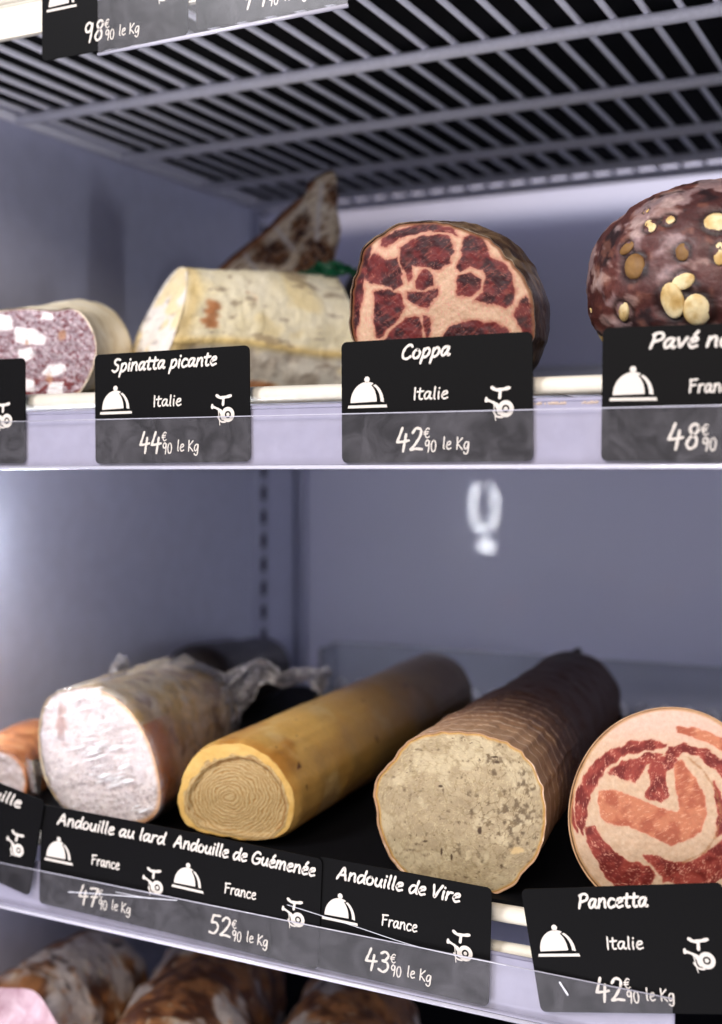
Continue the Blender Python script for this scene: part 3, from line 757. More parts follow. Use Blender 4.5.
# ------------------------------------------------------------------ SPINATTA (half log, cream rind)
def make_spinata():
    t = thing('half_salami', 'cream moulded half log of spianata with its cut end to the left', 'cured sausage', (0, 0, 0))
    A = np.array([-.502, .700]); ax = np.array([math.cos(math.radians(57)), math.sin(math.radians(57))])
    t.location = (A[0], A[1], EYE + ZM); 
    side = np.array([ax[1], -ax[0]])           # towards the viewer
    L = .156; N = 220; rows = 130
    prof = np.array([(-.036, .004), (-.026, .000), (.010, .000), (.029, .003), (.038, .014), (.0405, .0275), (.036, .043), (.026, .056), (.012, .0665), (-.004, .0700), (-.020, .066), (-.032, .052), (-.038, .030)])
    Pf = spline_closed(prof * np.array([1, 1.36]), N)
    pc = Pf.mean(0)
    V = []; info = []
    def pt(s, a, z):
        sh = (z / .093 - .35) * .040 - .004            # slanted cut
        along = s + sh * max(0, 1 - s / .10)
        q = A + ax * along + side * a
        return (q[0], q[1], EYE + ZM + z)
    for i in range(rows + 1):
        u = i / rows; s = u * L
        k = 1.0 - .13 * u - .0 * u
        if u > .90: k *= math.sqrt(max(.02, 1 - ((u - .90) / .10) ** 2 * .97))
        if u < .012: k *= .985
        for a, z in Pf:
            aa = pc[0] + (a - pc[0]) * k; zz = (z if k > .8 else z * k + .0) * (1 if k > .8 else 1); zz = z * (1 + .04 * u) if u <= .90 else pc[1] * .8 + (z - pc[1] * .8) * k
            V.append(pt(s, aa, max(0, zz))); info.append((s, a, z))
    V = np.array(V); info = np.array(info)
    cen = V.reshape(rows + 1, N, 3).mean(1).repeat(N, 0); nr = V - cen; nr /= np.linalg.norm(nr, axis=1)[:, None] + 1e-9
    s, a, z = info.T
    z = z / 1.36; ridge = np.exp(-((z - .0285 - .002 * np.sin(s * 40)) / .0022) ** 2) * (a > 0)
    h = (fbm(V * 55, 4, 4) - .5) * .0045 + (fbm(V * 220, 3, 8) - .5) * .0012 + ridge * .0014
    V = V + nr * h[:, None]; V[:, 2] = np.maximum(V[:, 2], EYE + ZM)
    Q = np.stack([s * 60, z * 120 + a * 40], 1)
    n1 = fbm(Q, 5, 3); n2 = fbm(Q * np.array([1.2, 3.2]), 5, 30); n3 = fbm(Q * np.array([.5, .5]), 4, 60)
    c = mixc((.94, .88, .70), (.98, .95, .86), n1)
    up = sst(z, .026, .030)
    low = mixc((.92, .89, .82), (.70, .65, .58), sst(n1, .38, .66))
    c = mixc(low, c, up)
    c = mixc(c, (.90, .76, .44), np.clip(ridge * .75, 0, 1))
    c = mixc(c, (.93, .83, .58), sst(n3, .55, .7) * .5)
    c = mixc(c, (.50, .41, .32), sst(n2, .67, .75) * (.5))
    for (s0, z0, rs, rz) in ((.058, .0525, .0085, .0034), (.024, .045, .0045, .0060), (.070, .008, .010, .003)):
        dd = np.hypot((s - s0) / rs, (z - z0) / rz) + (n1 - .5) * 2.4
        dd = dd + (n2 - .5) * 3
        c = mixc(c, (.70, .42, .24), (1 - sst(dd, .4, 1.3)) * (a > 0) * .85)
    c = mixc(c, (.91, .78, .50), np.exp(-((s - .006) / .006) ** 2) * .6)
    F = []
    for i in range(rows):
        for k in range(N): F.append((i * N + k, i * N + (k + 1) % N, (i + 1) * N + (k + 1) % N, (i + 1) * N + k))
    F.append(tuple(rows * N + k for k in range(N)))
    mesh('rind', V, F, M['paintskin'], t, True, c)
    # wrinkled white closed end
    rings = 60; P = []
    for j in range(rings + 1):
        r = j / rings
        for a_, z_ in Pf: P.append((pc[0] + (a_ - pc[0]) * r, pc[1] + (z_ - pc[1]) * r, r))
    P = np.array(P); W = []
    for a_, z_, r in P:
        W.append(pt(0, a_, max(0, z_)))
    W = np.array(W); d = np.array([ax[0], ax[1], 0])
    hh = (fbm(W * 60, 4, 13) - .5) * .005 - .004 * (1 - P[:, 2] ** 2)
    W = W + d * hh[:, None] * (1 - P[:, 2] ** 8)[:, None]
    nn = fbm(W * 120, 5, 5); n4 = fbm(W * np.array([90, 90, 400]), 4, 15)
    cc = mixc((.86, .83, .80), (.97, .95, .92), nn); cc = mixc(cc, (.58, .52, .50), sst(n4, .58, .7) * .5)
    cc = mixc(cc, (.92, .82, .56), sst(fbm(W * 60, 3, 45), .55, .65) * .6)
    F = [(j * N + k, (j + 1) * N + k, (j + 1) * N + (k + 1) % N, j * N + (k + 1) % N) for j in range(rings) for k in range(N)]
    mesh('cut_end', W, F, M['paintskin'], t, True, cc)
make_spinata()

# ------------------------------------------------------------------ SOPPRESSATA at left
def make_sopp():
    Z = lambda p: zm(p, 0, 290, 4.813)
    out = Z([(-60, 110), (0, 95), (100, 86), (200, 90), (270, 94), (340, 85), (390, 110), (430, 160), (458, 230), (465, 290), (455, 350), (430, 420), (400, 470),
             (370, 500), (250, 520), (60, 520), (-60, 500), (-130, 420), (-160, 300), (-130, 180)])
    wh = [Z(m) for m in ([(80, 180), (160, 190), (220, 230), (215, 258), (130, 260), (75, 245)], [(-10, 120), (50, 130), (58, 185), (-10, 195)], [(205, 400), (230, 370), (310, 360), (315, 388), (250, 415)],
          [(110, 430), (160, 440), (165, 480), (100, 485)], [(90, 290), (150, 280), (160, 310), (120, 345), (95, 330)], [(205, 110), (242, 115), (250, 140), (200, 135)], [(245, 450), (300, 445), (290, 500), (230, 500)])]
    def colf(P, R):
        n = fbm(P * .45, 5, 3); d1, d2, idv = cells(P * .30 + (fbm(P * .3, 3, 9)[:, None] - .5) * 2.5, 4)
        c = mixc((.54, .45, .48), (.76, .70, .72), sst(n, .3, .7) * .7 + .15)
        c = mixc(c, (.42, .20, .22), sst(fbm(P * .5, 4, 31), .54, .66) * .75)
        c = mixc(c, (.90, .83, .86), (idv > .72) * (1 - sst(d1, .28, .42)) * .8)
        c = mixc(c, (.42, .16, .16), sst(P[:, 1], 374, 384) * sst(fbm(P * .25, 3, 77), .42, .55) * .8)
        d, ix = regions(P, wh, 1.2, .25, seed=6)
        c = mixc((.97, .94, .94), c, sst(d, .5, 1.6))
        for x, y, r in ((62, 335, 4.5), (49, 379, 4), (26, 343, 2)):
            q = np.hypot(P[:, 0] - x, (P[:, 1] - y) * .8) + (n - .5) * 6
            c = mixc(c, (.74, .54, .40), (1 - sst(q, r * .3, r * 1.3)) * .75)
        return mixc(c, (.90, .84, .76), sst(R, .965, .99))
    t = thing('soppressata', 'cut soppressata with white fat cubes in purple meat, at the left edge', 'cured sausage', at(30, 399, .63))
    Y = .622
    polar_face('cut_face', out, Y, colf, M['facedry'], t, 90, 300, rough=.0012, nscale=260)
    m = skin('soppressata_skin', [(.3, (.84, .76, .60)), (.5, (.96, .91, .79)), (.75, (1.0, .97, .90))], 45, .8, .5, .6, .0015, 120, fleck=(130, .68, (.50, .38, .28)))
    c1 = at(86, 352, .705); c1.z = EYE + ZM + .0365
    casing('rind', out, Y, (c1.x, c1.y, c1.z), .0385, m, t, 40, 160, wob=.0016, wscale=60, dome=.4, lip=.01, squash=.97)
make_sopp()

# ------------------------------------------------------------------ HAM WEDGE standing behind the half log
def make_wedge():
    Z = lambda p: zm(p, 110, 160, 2.777)
    out = Z([(290, 310), (330, 273), (372, 240), (420, 204), (462, 162), (508, 118), (550, 86), (574, 72), (560, 66), (548, 64), (560, 56), (580, 42), (600, 30), (616, 28), (626, 36), (632, 70), (630, 130), (636, 165), (638, 200), (628, 240), (620, 290), (618, 360),
             (600, 480), (560, 600), (500, 622), (420, 625), (330, 618), (285, 560), (272, 430), (280, 340)])
    dk = [Z(m) for m in ([(400, 255), (420, 230), (460, 225), (500, 240), (505, 260), (480, 285), (440, 290), (410, 280)], [(500, 170), (540, 150), (560, 180), (555, 230), (530, 240), (510, 210)],
                         [(570, 220), (610, 215), (622, 290), (560, 310), (510, 310), (540, 270)], [(600, 60), (630, 60), (632, 120), (615, 140)])]
    def colf(P, R):
        n = fbm(P * .12, 5, 3); n2 = fbm((P @ np.array([[.8, .6], [-.6, .8]])) * np.array([.10, .5]), 4, 9)
        c = mixc((.80, .71, .58), (.96, .92, .84), n)
        c = mixc(c, (.50, .36, .24), sst(n2, .52, .66) * .7)
        d, ix = regions(P, dk, 9, .10, seed=16)
        c = mixc(mixc((.22, .12, .08), (.50, .34, .22), sst(fbm(P * .25, 4, 5), .35, .6)), c, sst(d, -4, 4))
        for a, b2 in (((273, 225), (296, 250)), ((243, 252), (262, 275)), ((322, 185), (318, 240))):
            a = np.array(a, float); b2 = np.array(b2, float); e = b2 - a; tt = np.clip(((P - a) @ e) / (e @ e), 0, 1)
            dd = np.hypot(*(P - a - tt[:, None] * e).T)
            c = mixc(c, (.86, .84, .84), np.exp(-(dd / 2.2) ** 2) * .8)
        c = mixc(c, (.93, .91, .88), (1 - sst(np.abs(n2 - .5), 0, .03)) * .6)
        return mixc(c, (.55, .32, .20), sst(R, .88, .94) * .8 * (P[:, 0] < 314) * (P[:, 1] < 285))
    t = thing('ham_wedge', 'pointed brown and grey ham wedge standing up behind the cream half log', 'cured meat', at(285, 384, .865))
    Y = .865
    polar_face('cut_face', out, Y, colf, M['facedry'], t, 80, 300, rough=.002, nscale=90, bulge=.004)
    m = skin('ham_rind', [(.3, (.14, .09, .07)), (.5, (.36, .25, .18)), (.7, (.60, .50, .38))], 60, 1.2, .5, .9, .002)
    O = at_np(spline_closed(out, 200), Y); rows = []
    c = O.mean(0)
    for i in range(16):
        u = i / 15; k = 1 - .35 * u ** 2
        rows.append(c + (O - c) * np.array([k, 1, 1 - .12 * u]) + np.array([-.016 * u, .040 * u, -.006 * u]))
    V = np.vstack(rows); h = (fbm(V * 60, 4, 2) - .5) * .004; V[:, 0] += h; N = 200
    V[:, 2] = np.maximum(V[:, 2], EYE + ZM)
    F = [(i * N + k, (i + 1) * N + k, (i + 1) * N + (k + 1) % N, i * N + (k + 1) % N) for i in range(15) for k in range(N)]
    F.append(tuple(15 * N + k for k in range(N)))
    mesh('rind', V, F, m, t, True)
make_wedge()

def simple_log(name, label, cat, p0, p1, r0, r1, mat, N=48, rings=30, wob=.002, seed=1, squash=1, group=None, parent=None, part='skin', knob=False, baseZ=None):
    """rounded log between two world points"""
    p0 = np.array(p0, float); p1 = np.array(p1, float); L = np.linalg.norm(p1 - p0); ax = (p1 - p0) / L
    s = np.cross(ax, (0, 0, 1)); s /= np.linalg.norm(s); u = np.cross(s, ax); V = []
    prof = []
    for k in np.linspace(0, 1, 9)[:-1]: prof.append((-math.cos(k * PI / 2) * .8, math.sin(k * PI / 2) + .001, 0))
    for k in np.linspace(0, 1, rings): prof.append((0, 1, k))
    for k in np.linspace(0, 1, 9)[1:]: prof.append((math.sin(k * PI / 2) * .8, math.cos(k * PI / 2) + .001, 1))
    for off, sc, tt in prof:
        r = r0 + (r1 - r0) * tt; c = p0 + (p1 - p0) * tt + ax * off * r
        for j in range(N):
            a = 2 * PI * j / N; V.append(c + (s * math.cos(a) + u * math.sin(a) * squash) * r * sc)
    V = np.array(V); cen = V.reshape(-1, N, 3).mean(1).repeat(N, 0); n = V - cen
    n /= np.linalg.norm(n, axis=1)[:, None] + 1e-9
    V += n * ((fbm(V * 45, 4, seed) - .5) * 2 * wob)[:, None]
    if baseZ is not None: V[:, 2] = np.maximum(V[:, 2], baseZ)
    m = len(prof); F = [(i * N + j, i * N + (j + 1) % N, (i + 1) * N + (j + 1) % N, (i + 1) * N + j) for i in range(m - 1) for j in range(N)]
    F.append(tuple(range(N - 1, -1, -1))); F.append(tuple((m - 1) * N + j for j in range(N)))
    if parent is None:
        o = mesh(name, V, F, mat, None, True); return tag(o, label, cat, group)
    return mesh(part, V, F, mat, parent, True)

# brown piece with a green band, between the wedge and the coppa
mb_ = skin('brown_rind', [(.3, (.20, .17, .10)), (.5, (.36, .30, .18)), (.7, (.52, .44, .30))], 70, .8, .5, .7)
zz = EYE + ZM
c0 = at(390, 290, .985)
t = thing('dried_sausage', 'greenish brown dried sausage showing in the gap between wedge and coppa', 'cured sausage', (c0.x, .985, zz))
simple_log('x', '', '', (c0.x, .985, zz + .072), (c0.x + .03, 1.04, zz + .070), .058, .052, mb_, squash=1.24, seed=5, parent=t, baseZ=zz)
green = plain('green_band', (.07, .32, .21), .35, .5, .5, 200, .2)
b = MB(); pts = []
for k in range(30):
    u = k / 29; p = at(298 + 58 * u, 278 - 7 * math.sin(u * PI * .9) - 4 * u, .812 - .0 + .005 * math.sin(u * 9)); pts.append(p)
V = []; F = []
for k, p in enumerate(pts):
    u = k / 29; hw = .0052 * math.sin(PI * min(1, u * .8 + .12)) + .0006
    for j in range(5):
        a = (j / 4 - .5) * 2; V.append((p.x, p.y + .006 * (1 - a * a) + .003 * math.sin(k * .7 + j), p.z + a * hw + .0008 * math.sin(k * 1.3)))
for k in range(29):
    for j in range(4): F.append((k * 5 + j, k * 5 + j + 1, (k + 1) * 5 + j + 1, (k + 1) * 5 + j))
g = mesh('green_tie', V, F, green, None, True); tag(g, 'crumpled green plastic tie lying on the cream half log below the ham wedge', 'tie'); sm = g.modifiers.new('s', 'SOLIDIFY'); sm.thickness = .0012

# ------------------------------------------------------------------ LOWER SHELF
# Andouille de Vire
def make_vire():
    Z = lambda p: zm(p, 360, 640, 2.579)
    out = Z([(38, 370), (40, 440), (55, 510), (85, 575), (140, 622), (230, 652), (330, 660), (385, 640), (425, 600), (455, 560), (475, 500), (480, 430), (468, 370), (445, 322), (405, 280), (350, 252),
             (300, 240), (230, 236), (180, 242), (130, 258), (92, 296), (60, 335)])
    out = jitter(out, 2.4, .14, seed=2)
    def colf(P, R):
        n = fbm(P * .10, 5, 3); w = P + (np.stack([fbm(P * .12, 3, 5), fbm(P * .12, 3, 6)], 1) - .5) * 14
        d1, d2, idv = cells(w * .085, 3); e1 = d2 - d1
        d3, d4, idw = cells(w * .22, 13); e2 = d4 - d3
        c = mixc((.57, .50, .39), (.68, .61, .48), n)
        c = mixc(c, (.77, .71, .58), sst(fbm(P * .05, 4, 77), .5, .62) * .5)
        c = mixc(c, (.74, .67, .54), sst(idv, .5, 1) * .35)
        c = mixc(c, (.50, .43, .30), (1 - sst(e1, .0, .12)) * .45)
        c = mixc(c, (.87, .80, .62), (1 - sst(np.abs(e2 - .12), 0, .05)) * .35)
        q = P - np.array([512, 818]); spot = np.exp(-((q[:, 0] / 34) ** 2 + (q[:, 1] / 30) ** 2))
        q2 = P - np.array([497, 765]); spot += .7 * np.exp(-((q2[:, 0] / 12) ** 2 + (q2[:, 1] / 14) ** 2))
        q3 = P - np.array([528, 800]); spot += .6 * np.exp(-((q3[:, 0] / 10) ** 2 + (q3[:, 1] / 25) ** 2))
        n2 = fbm(P * .18, 5, 41)
        c = mixc(c, (.33, .27, .20), sst(n2 + spot * .22, .66, .88) * .75)
        c = mixc(c, (.45, .38, .28), np.clip(spot, 0, 1) * (1 - sst(e1, .02, .12)) * .8)
        c = mixc(c, (.26, .19, .13), sst(fbm(P * .4, 3, 88), .80, .86) * .8)
        c = mixc(c, (.84, .78, .62), (1 - sst(np.abs(fbm(P * .07, 5, 99) - .5), .0, .010)) * .5)
        for x, y, a_, b_ in ((441, 786, 3.5, 1.6), (442, 852, 1.2, 4), (452, 856, 1.2, 3), (425, 841, 3, 1), (497, 762, 4, 1.6), (515, 850, 7, 4), (480, 830, 2, 4), (495, 757, 5, 1.2)):
            dd = np.hypot((P[:, 0] - x) / a_, (P[:, 1] - y) / b_) + (n2 - .5) * 1.5
            c = mixc(c, (.20, .14, .10) if b_ != 4 or a_ < 5 else (.80, .68, .48), (1 - sst(dd, .6, 1.2)) * .8)
        return mixc(c, (.72, .54, .28), sst(R, .955, .99) * .8)
    t = thing('vire_andouille', 'thick smoked sausage with beige mottled cut face behind the Andouille de Vire tag', 'cured sausage', at(470, 900, .64))
    Y = .628
    polar_face('cut_face', out, Y, colf, M['face'], t, 110, 320, rough=.0006, nscale=120, bulge=.001)
    far = at(573, 700, .965)
    def cf(W, S, ang):
        n = fbm(W * 60, 5, 3); S2 = S + (n - .5) * .05
        q = np.stack([S * 24, ang * 5, 0 * S], 1)
        c = mixc((.70, .55, .42), (.52, .38, .28), sst(S2, .02, .22))
        c = mixc(c, (.19, .11, .07), sst(S2, .10, .42) * .95)
        ln = np.abs(np.sin(S * 75 + n * 6 + ang * 1)) ; ln = 1 - sst(ln, .0, .35)
        c = mixc(c, (.90, .80, .70), ln * (.75 * (1 - sst(S, .15, .5)) + .05))
        ln2 = 1 - sst(np.abs(np.sin(ang * 26 + n * 5)), 0, .16)
        c = mixc(c, (.75, .58, .42), ln2 * .30 * (1 - sst(S, .1, .6)))
        return c
    m = painted('netted_smoked_skin', .5, 400, .8, fvar=.2, spec=.2)
    casing('casing', out, Y, (far.x, far.y, far.z), .0385, m, t, 170, 200, wob=.0022, wscale=60, dome=.45, lip=.02, colf=cf)
    kn = skin('knot_dark', [(.3, (.10, .06, .04)), (.7, (.24, .15, .10))], 120, .5, .5, .8)
    p = at(568, 662, .99)
    b = MB(); P = []; R_ = []
    for k in range(7): P.append((p.x + .001 * k, p.y + .002 * k, p.z - .006 + k * .0026)); R_.append(.009 - .0004 * k * k / 2)
    b.tube(P, R_, 14); b.build('tied_end', kn, t, smooth=True)
make_vire()

# Andouille de Guémené
def make_guem():
    Z = lambda p: zm(p, 160, 640, 2.188)
    out = Z([(34, 330), (33, 365), (50, 405), (90, 425), (170, 440), (245, 440), (285, 420), (300, 370), (295, 325), (272, 285), (240, 250), (200, 228), (160, 220), (110, 225), (70, 250), (45, 290)])
    out = jitter(out, 1.8, .10, seed=8)
    inner = np.array(Z([(58, 335), (60, 375), (85, 405), (130, 418), (190, 430), (240, 432), (268, 405), (276, 360), (262, 315), (240, 285), (205, 262), (170, 254), (130, 262), (90, 285)]))
    ic = np.array(Z([(150, 345)]))[0]
    def colf(P, R):
        d = sdf(P + (fbm(P * .16, 4, 2)[:, None] - .5) * 9 * sst(-P[:, 1], -800, -770)[:, None], inner) - 3.2
        v = P - ic; a = np.arctan2(v[:, 1], v[:, 0]); r = np.hypot(v[:, 0], v[:, 1] * 1.12)
        n = fbm(P * .09, 4, 7); n2 = fbm(P * .5, 4, 9)
        ph = r / 3.4 + a / (2 * PI) + (n - .5) * 2.6
        w = .5 + .5 * np.cos(ph * 2 * PI)
        c = mixc((.68, .57, .39), (.79, .70, .52), n2)
        c = mixc(c, (.56, .40, .20), sst(w, .70, .97) * .75 * sst(r, 1, 5))
        w3 = .5 + .5 * np.cos(ph * 2 * PI * 2.3 + 1)
        c = mixc(c, (.66, .50, .28), sst(w3, .8, 1) * .4)
        c = mixc(c, (.50, .32, .16), np.exp(-((d + 4) / 1.4) ** 2) * (a < .6) * (a > -2.2) * .5)
        rim = mixc((.80, .62, .32), (.88, .74, .46), n)
        return mixc(c, rim, sst(d, -1.0, .8))
    def post(W, P, R):
        d = sdf(P, inner)
        W[:, 1] += .0022 * (1 - sst(d, -4, 0))
        v = P - ic; a = np.arctan2(v[:, 1], v[:, 0]); r = np.hypot(v[:, 0], v[:, 1] * 1.12); n = fbm(P * .09, 4, 7)
        W[:, 1] += .0003 * sst(.5 + .5 * np.cos((r / 3.4 + a / (2 * PI) + (n - .5) * 2.6) * 2 * PI), .6, 1) * (d < -1)
        return W
    t = thing('guemene_andouille', 'long golden sausage with coiled rings in its cut face, behind the Guémenée tag', 'cured sausage', at(235, 850, .65))
    Y = .640
    polar_face('cut_face', out, Y, colf, M['face'], t, 110, 300, rough=.0003, nscale=150, post=post, edge_round=.0004, tilt=(.25, 0), inset=.947)
    far = at(434, 693, .975)
    def cf(W, S, ang):
        n = fbm(W * 50, 5, 3); n2 = fbm(W * 18, 4, 13)
        c = mixc((.78, .58, .28), (.88, .72, .42), n)
        c = mixc(c, (.62, .38, .14), sst(n2, .48, .62) * .6)
        c = mixc(c, (.90, .80, .58), sst(fbm(W * 30, 4, 33), .58, .68) * .5)
        c = mixc(c, (.36, .27, .15), sst(S + (n - .5) * .2, .12, .85) * .9)  # shade of the far end painted into the casing colour
        sp = fbm(W * 170, 3, 55); c = mixc(c, (.30, .15, .07), sst(sp, .78, .82) * .8)
        return c
    m = painted('golden_casing', .38, 300, .45, fvar=.10, coat=.2, spec=.3)
    casing('casing', out, Y, (far.x, far.y, far.z), .0335, m, t, 110, 180, wob=.0011, wscale=40, dome=.5, lip=.0, colf=cf, tilt=(.25, 0), taper=lambda u: 1 - .055 * max(0, 1 - u / .030) ** 2)
make_guem()

# Pancetta
def make_panc():
    Z = lambda p: zm(p, 550, 690, 4.198)
    cx, cyy, rx, ry = 668, 812, 100, 106
    out = [(cx + rx * math.cos(a) * (1 + .015 * math.sin(3 * a)), cyy + ry * math.sin(a) * (1 + .012 * math.cos(2 * a + 1))) for a in np.linspace(0, 2 * PI, 28, endpoint=False)]
    dark = [[(105, 520), (110, 440), (140, 370), (190, 300), (260, 250), (350, 220), (430, 215), (490, 235), (470, 245), (400, 250), (320, 270), (250, 310), (205, 370), (172, 430), (155, 500), (150, 560), (140, 610), (115, 570)],
            [(500, 245), (560, 230), (630, 240), (690, 270), (740, 310), (800, 420), (780, 420), (722, 350), (680, 320), (620, 275), (560, 260), (520, 280), (490, 270)],
            [(250, 345), (270, 322), (300, 310), (350, 290), (420, 262), (470, 270), (440, 290), (400, 310), (385, 350), (360, 380), (300, 368)],
            [(425, 290), (480, 280), (530, 285), (515, 325), (490, 340), (488, 400), (500, 440), (470, 465), (430, 455), (402, 440), (425, 400), (420, 340)],
            [(158, 580), (190, 578), (230, 640), (290, 700), (350, 725), (420, 740), (440, 775), (420, 820), (300, 840), (240, 780), (190, 700), (160, 640)],
            [(400, 690), (460, 700), (520, 730), (600, 725), (700, 650), (760, 600), (800, 620), (760, 760), (620, 840), (480, 800), (440, 740)],
            [(78, 390), (92, 400), (90, 500), (110, 600), (85, 560), (70, 470)],
            [(690, 380), (715, 430), (735, 520), (715, 600), (700, 610), (715, 520), (700, 440)]]
    pink = [[(215, 425), (260, 420), (330, 440), (420, 480), (480, 500), (540, 515), (556, 490), (540, 440), (530, 380), (523, 300), (550, 295), (610, 370), (650, 450), (657, 520), (630, 590), (560, 628), (510, 645), (430, 610), (340, 570), (250, 552), (215, 530), (208, 480)],
            [(535, 155), (600, 162), (680, 190), (740, 215), (800, 280), (790, 300), (722, 250), (660, 215), (590, 187), (540, 172)]]
    dark = [Z(m) for m in dark]; pink = [Z(m) for m in pink]
    vein = np.array(Z([(160, 640), (260, 700), (300, 690), (360, 715)]))
    def colf(P, R):
        n = fbm(P * .30, 5, 3); n2 = fbm(P * .8, 4, 19)
        fat = mixc((.72, .59, .47), (.80, .69, .58), n); fat = mixc(fat, (.88, .72, .68), sst(-(P[:, 1] - 760) / 40, 0, 1) * .5)
        d, ix = regions(P, dark, 3.2, .13, seed=3); e, ix2 = regions(P, pink, 2.2, .15, seed=8); d = d - .9; e = e - 1.1
        red = mixc((.40, .15, .13), (.54, .24, .20), sst(fbm(P * .1, 3, 5), .35, .65)); red = mixc(red, (.86, .62, .52), np.maximum(sst(n2, .64, .76) * .4, (1 - sst(np.abs(fbm(P * .09, 4, 91) - .5), .0, .018)) * .8))
        nf = fbm((P @ np.array([[.9, .4], [-.4, .9]])) * np.array([.25, .9]), 4, 44)
        pk = mixc((.62, .34, .25), (.72, .45, .33), sst(fbm(P * .08, 3, 7), .35, .65)); pk = mixc(pk, (.93, .75, .62), sst(nf, .60, .74) * .35)
        c = mixc(pk, fat, sst(e, -.4, .6)); c = mixc(red, c, sst(d, -.4, .6))
        c = mixc(c, (.80, .50, .40), np.exp(-(np.minimum(d, e) / 1.0) ** 2) * .3)
        low = sst(P[:, 1], 845, 856) * sst(np.abs(fbm(P * .12, 4, 61) - .5), .0, .05)
        seam = np.array(Z([(560, 720), (650, 680), (700, 610), (722, 520), (700, 420), (640, 330), (580, 280)])); dd = np.full(len(P), 9e9)
        for i in range(len(seam) - 1):
            a = seam[i]; b2 = seam[i + 1]; ee = b2 - a; tt = np.clip(((P - a) @ ee) / (ee @ ee), 0, 1); dd = np.minimum(dd, np.hypot(*(P - a - tt[:, None] * ee).T))
        c = mixc(c, (.58, .40, .26), np.exp(-((dd + (n - .5) * 3) / 1.1) ** 2) * .6)
        return mixc(c, (.66, .50, .34), sst(R, .965, .99) * .8)
    t = thing('pancetta', 'rolled pancetta with pink and red spiral face, at the right edge behind the Pancetta tag', 'cured meat', at(668, 922, .64))
    Y = .628
    polar_face('cut_face', out, Y, colf, M['face'], t, 120, 340, rough=.0006, bulge=.0015)
    m = skin('pancetta_rind', [(.3, (.58, .42, .28)), (.55, (.78, .62, .46)), (.8, (.86, .74, .60))], 60, .8, .45, .6, coat=.2)
    far = at(712, 800, .74)
    casing('rind', out, Y, (far.x, far.y, far.z), .040, m, t, 40, 160, wob=.0012, wscale=50, dome=.4, lip=.01)
make_panc()

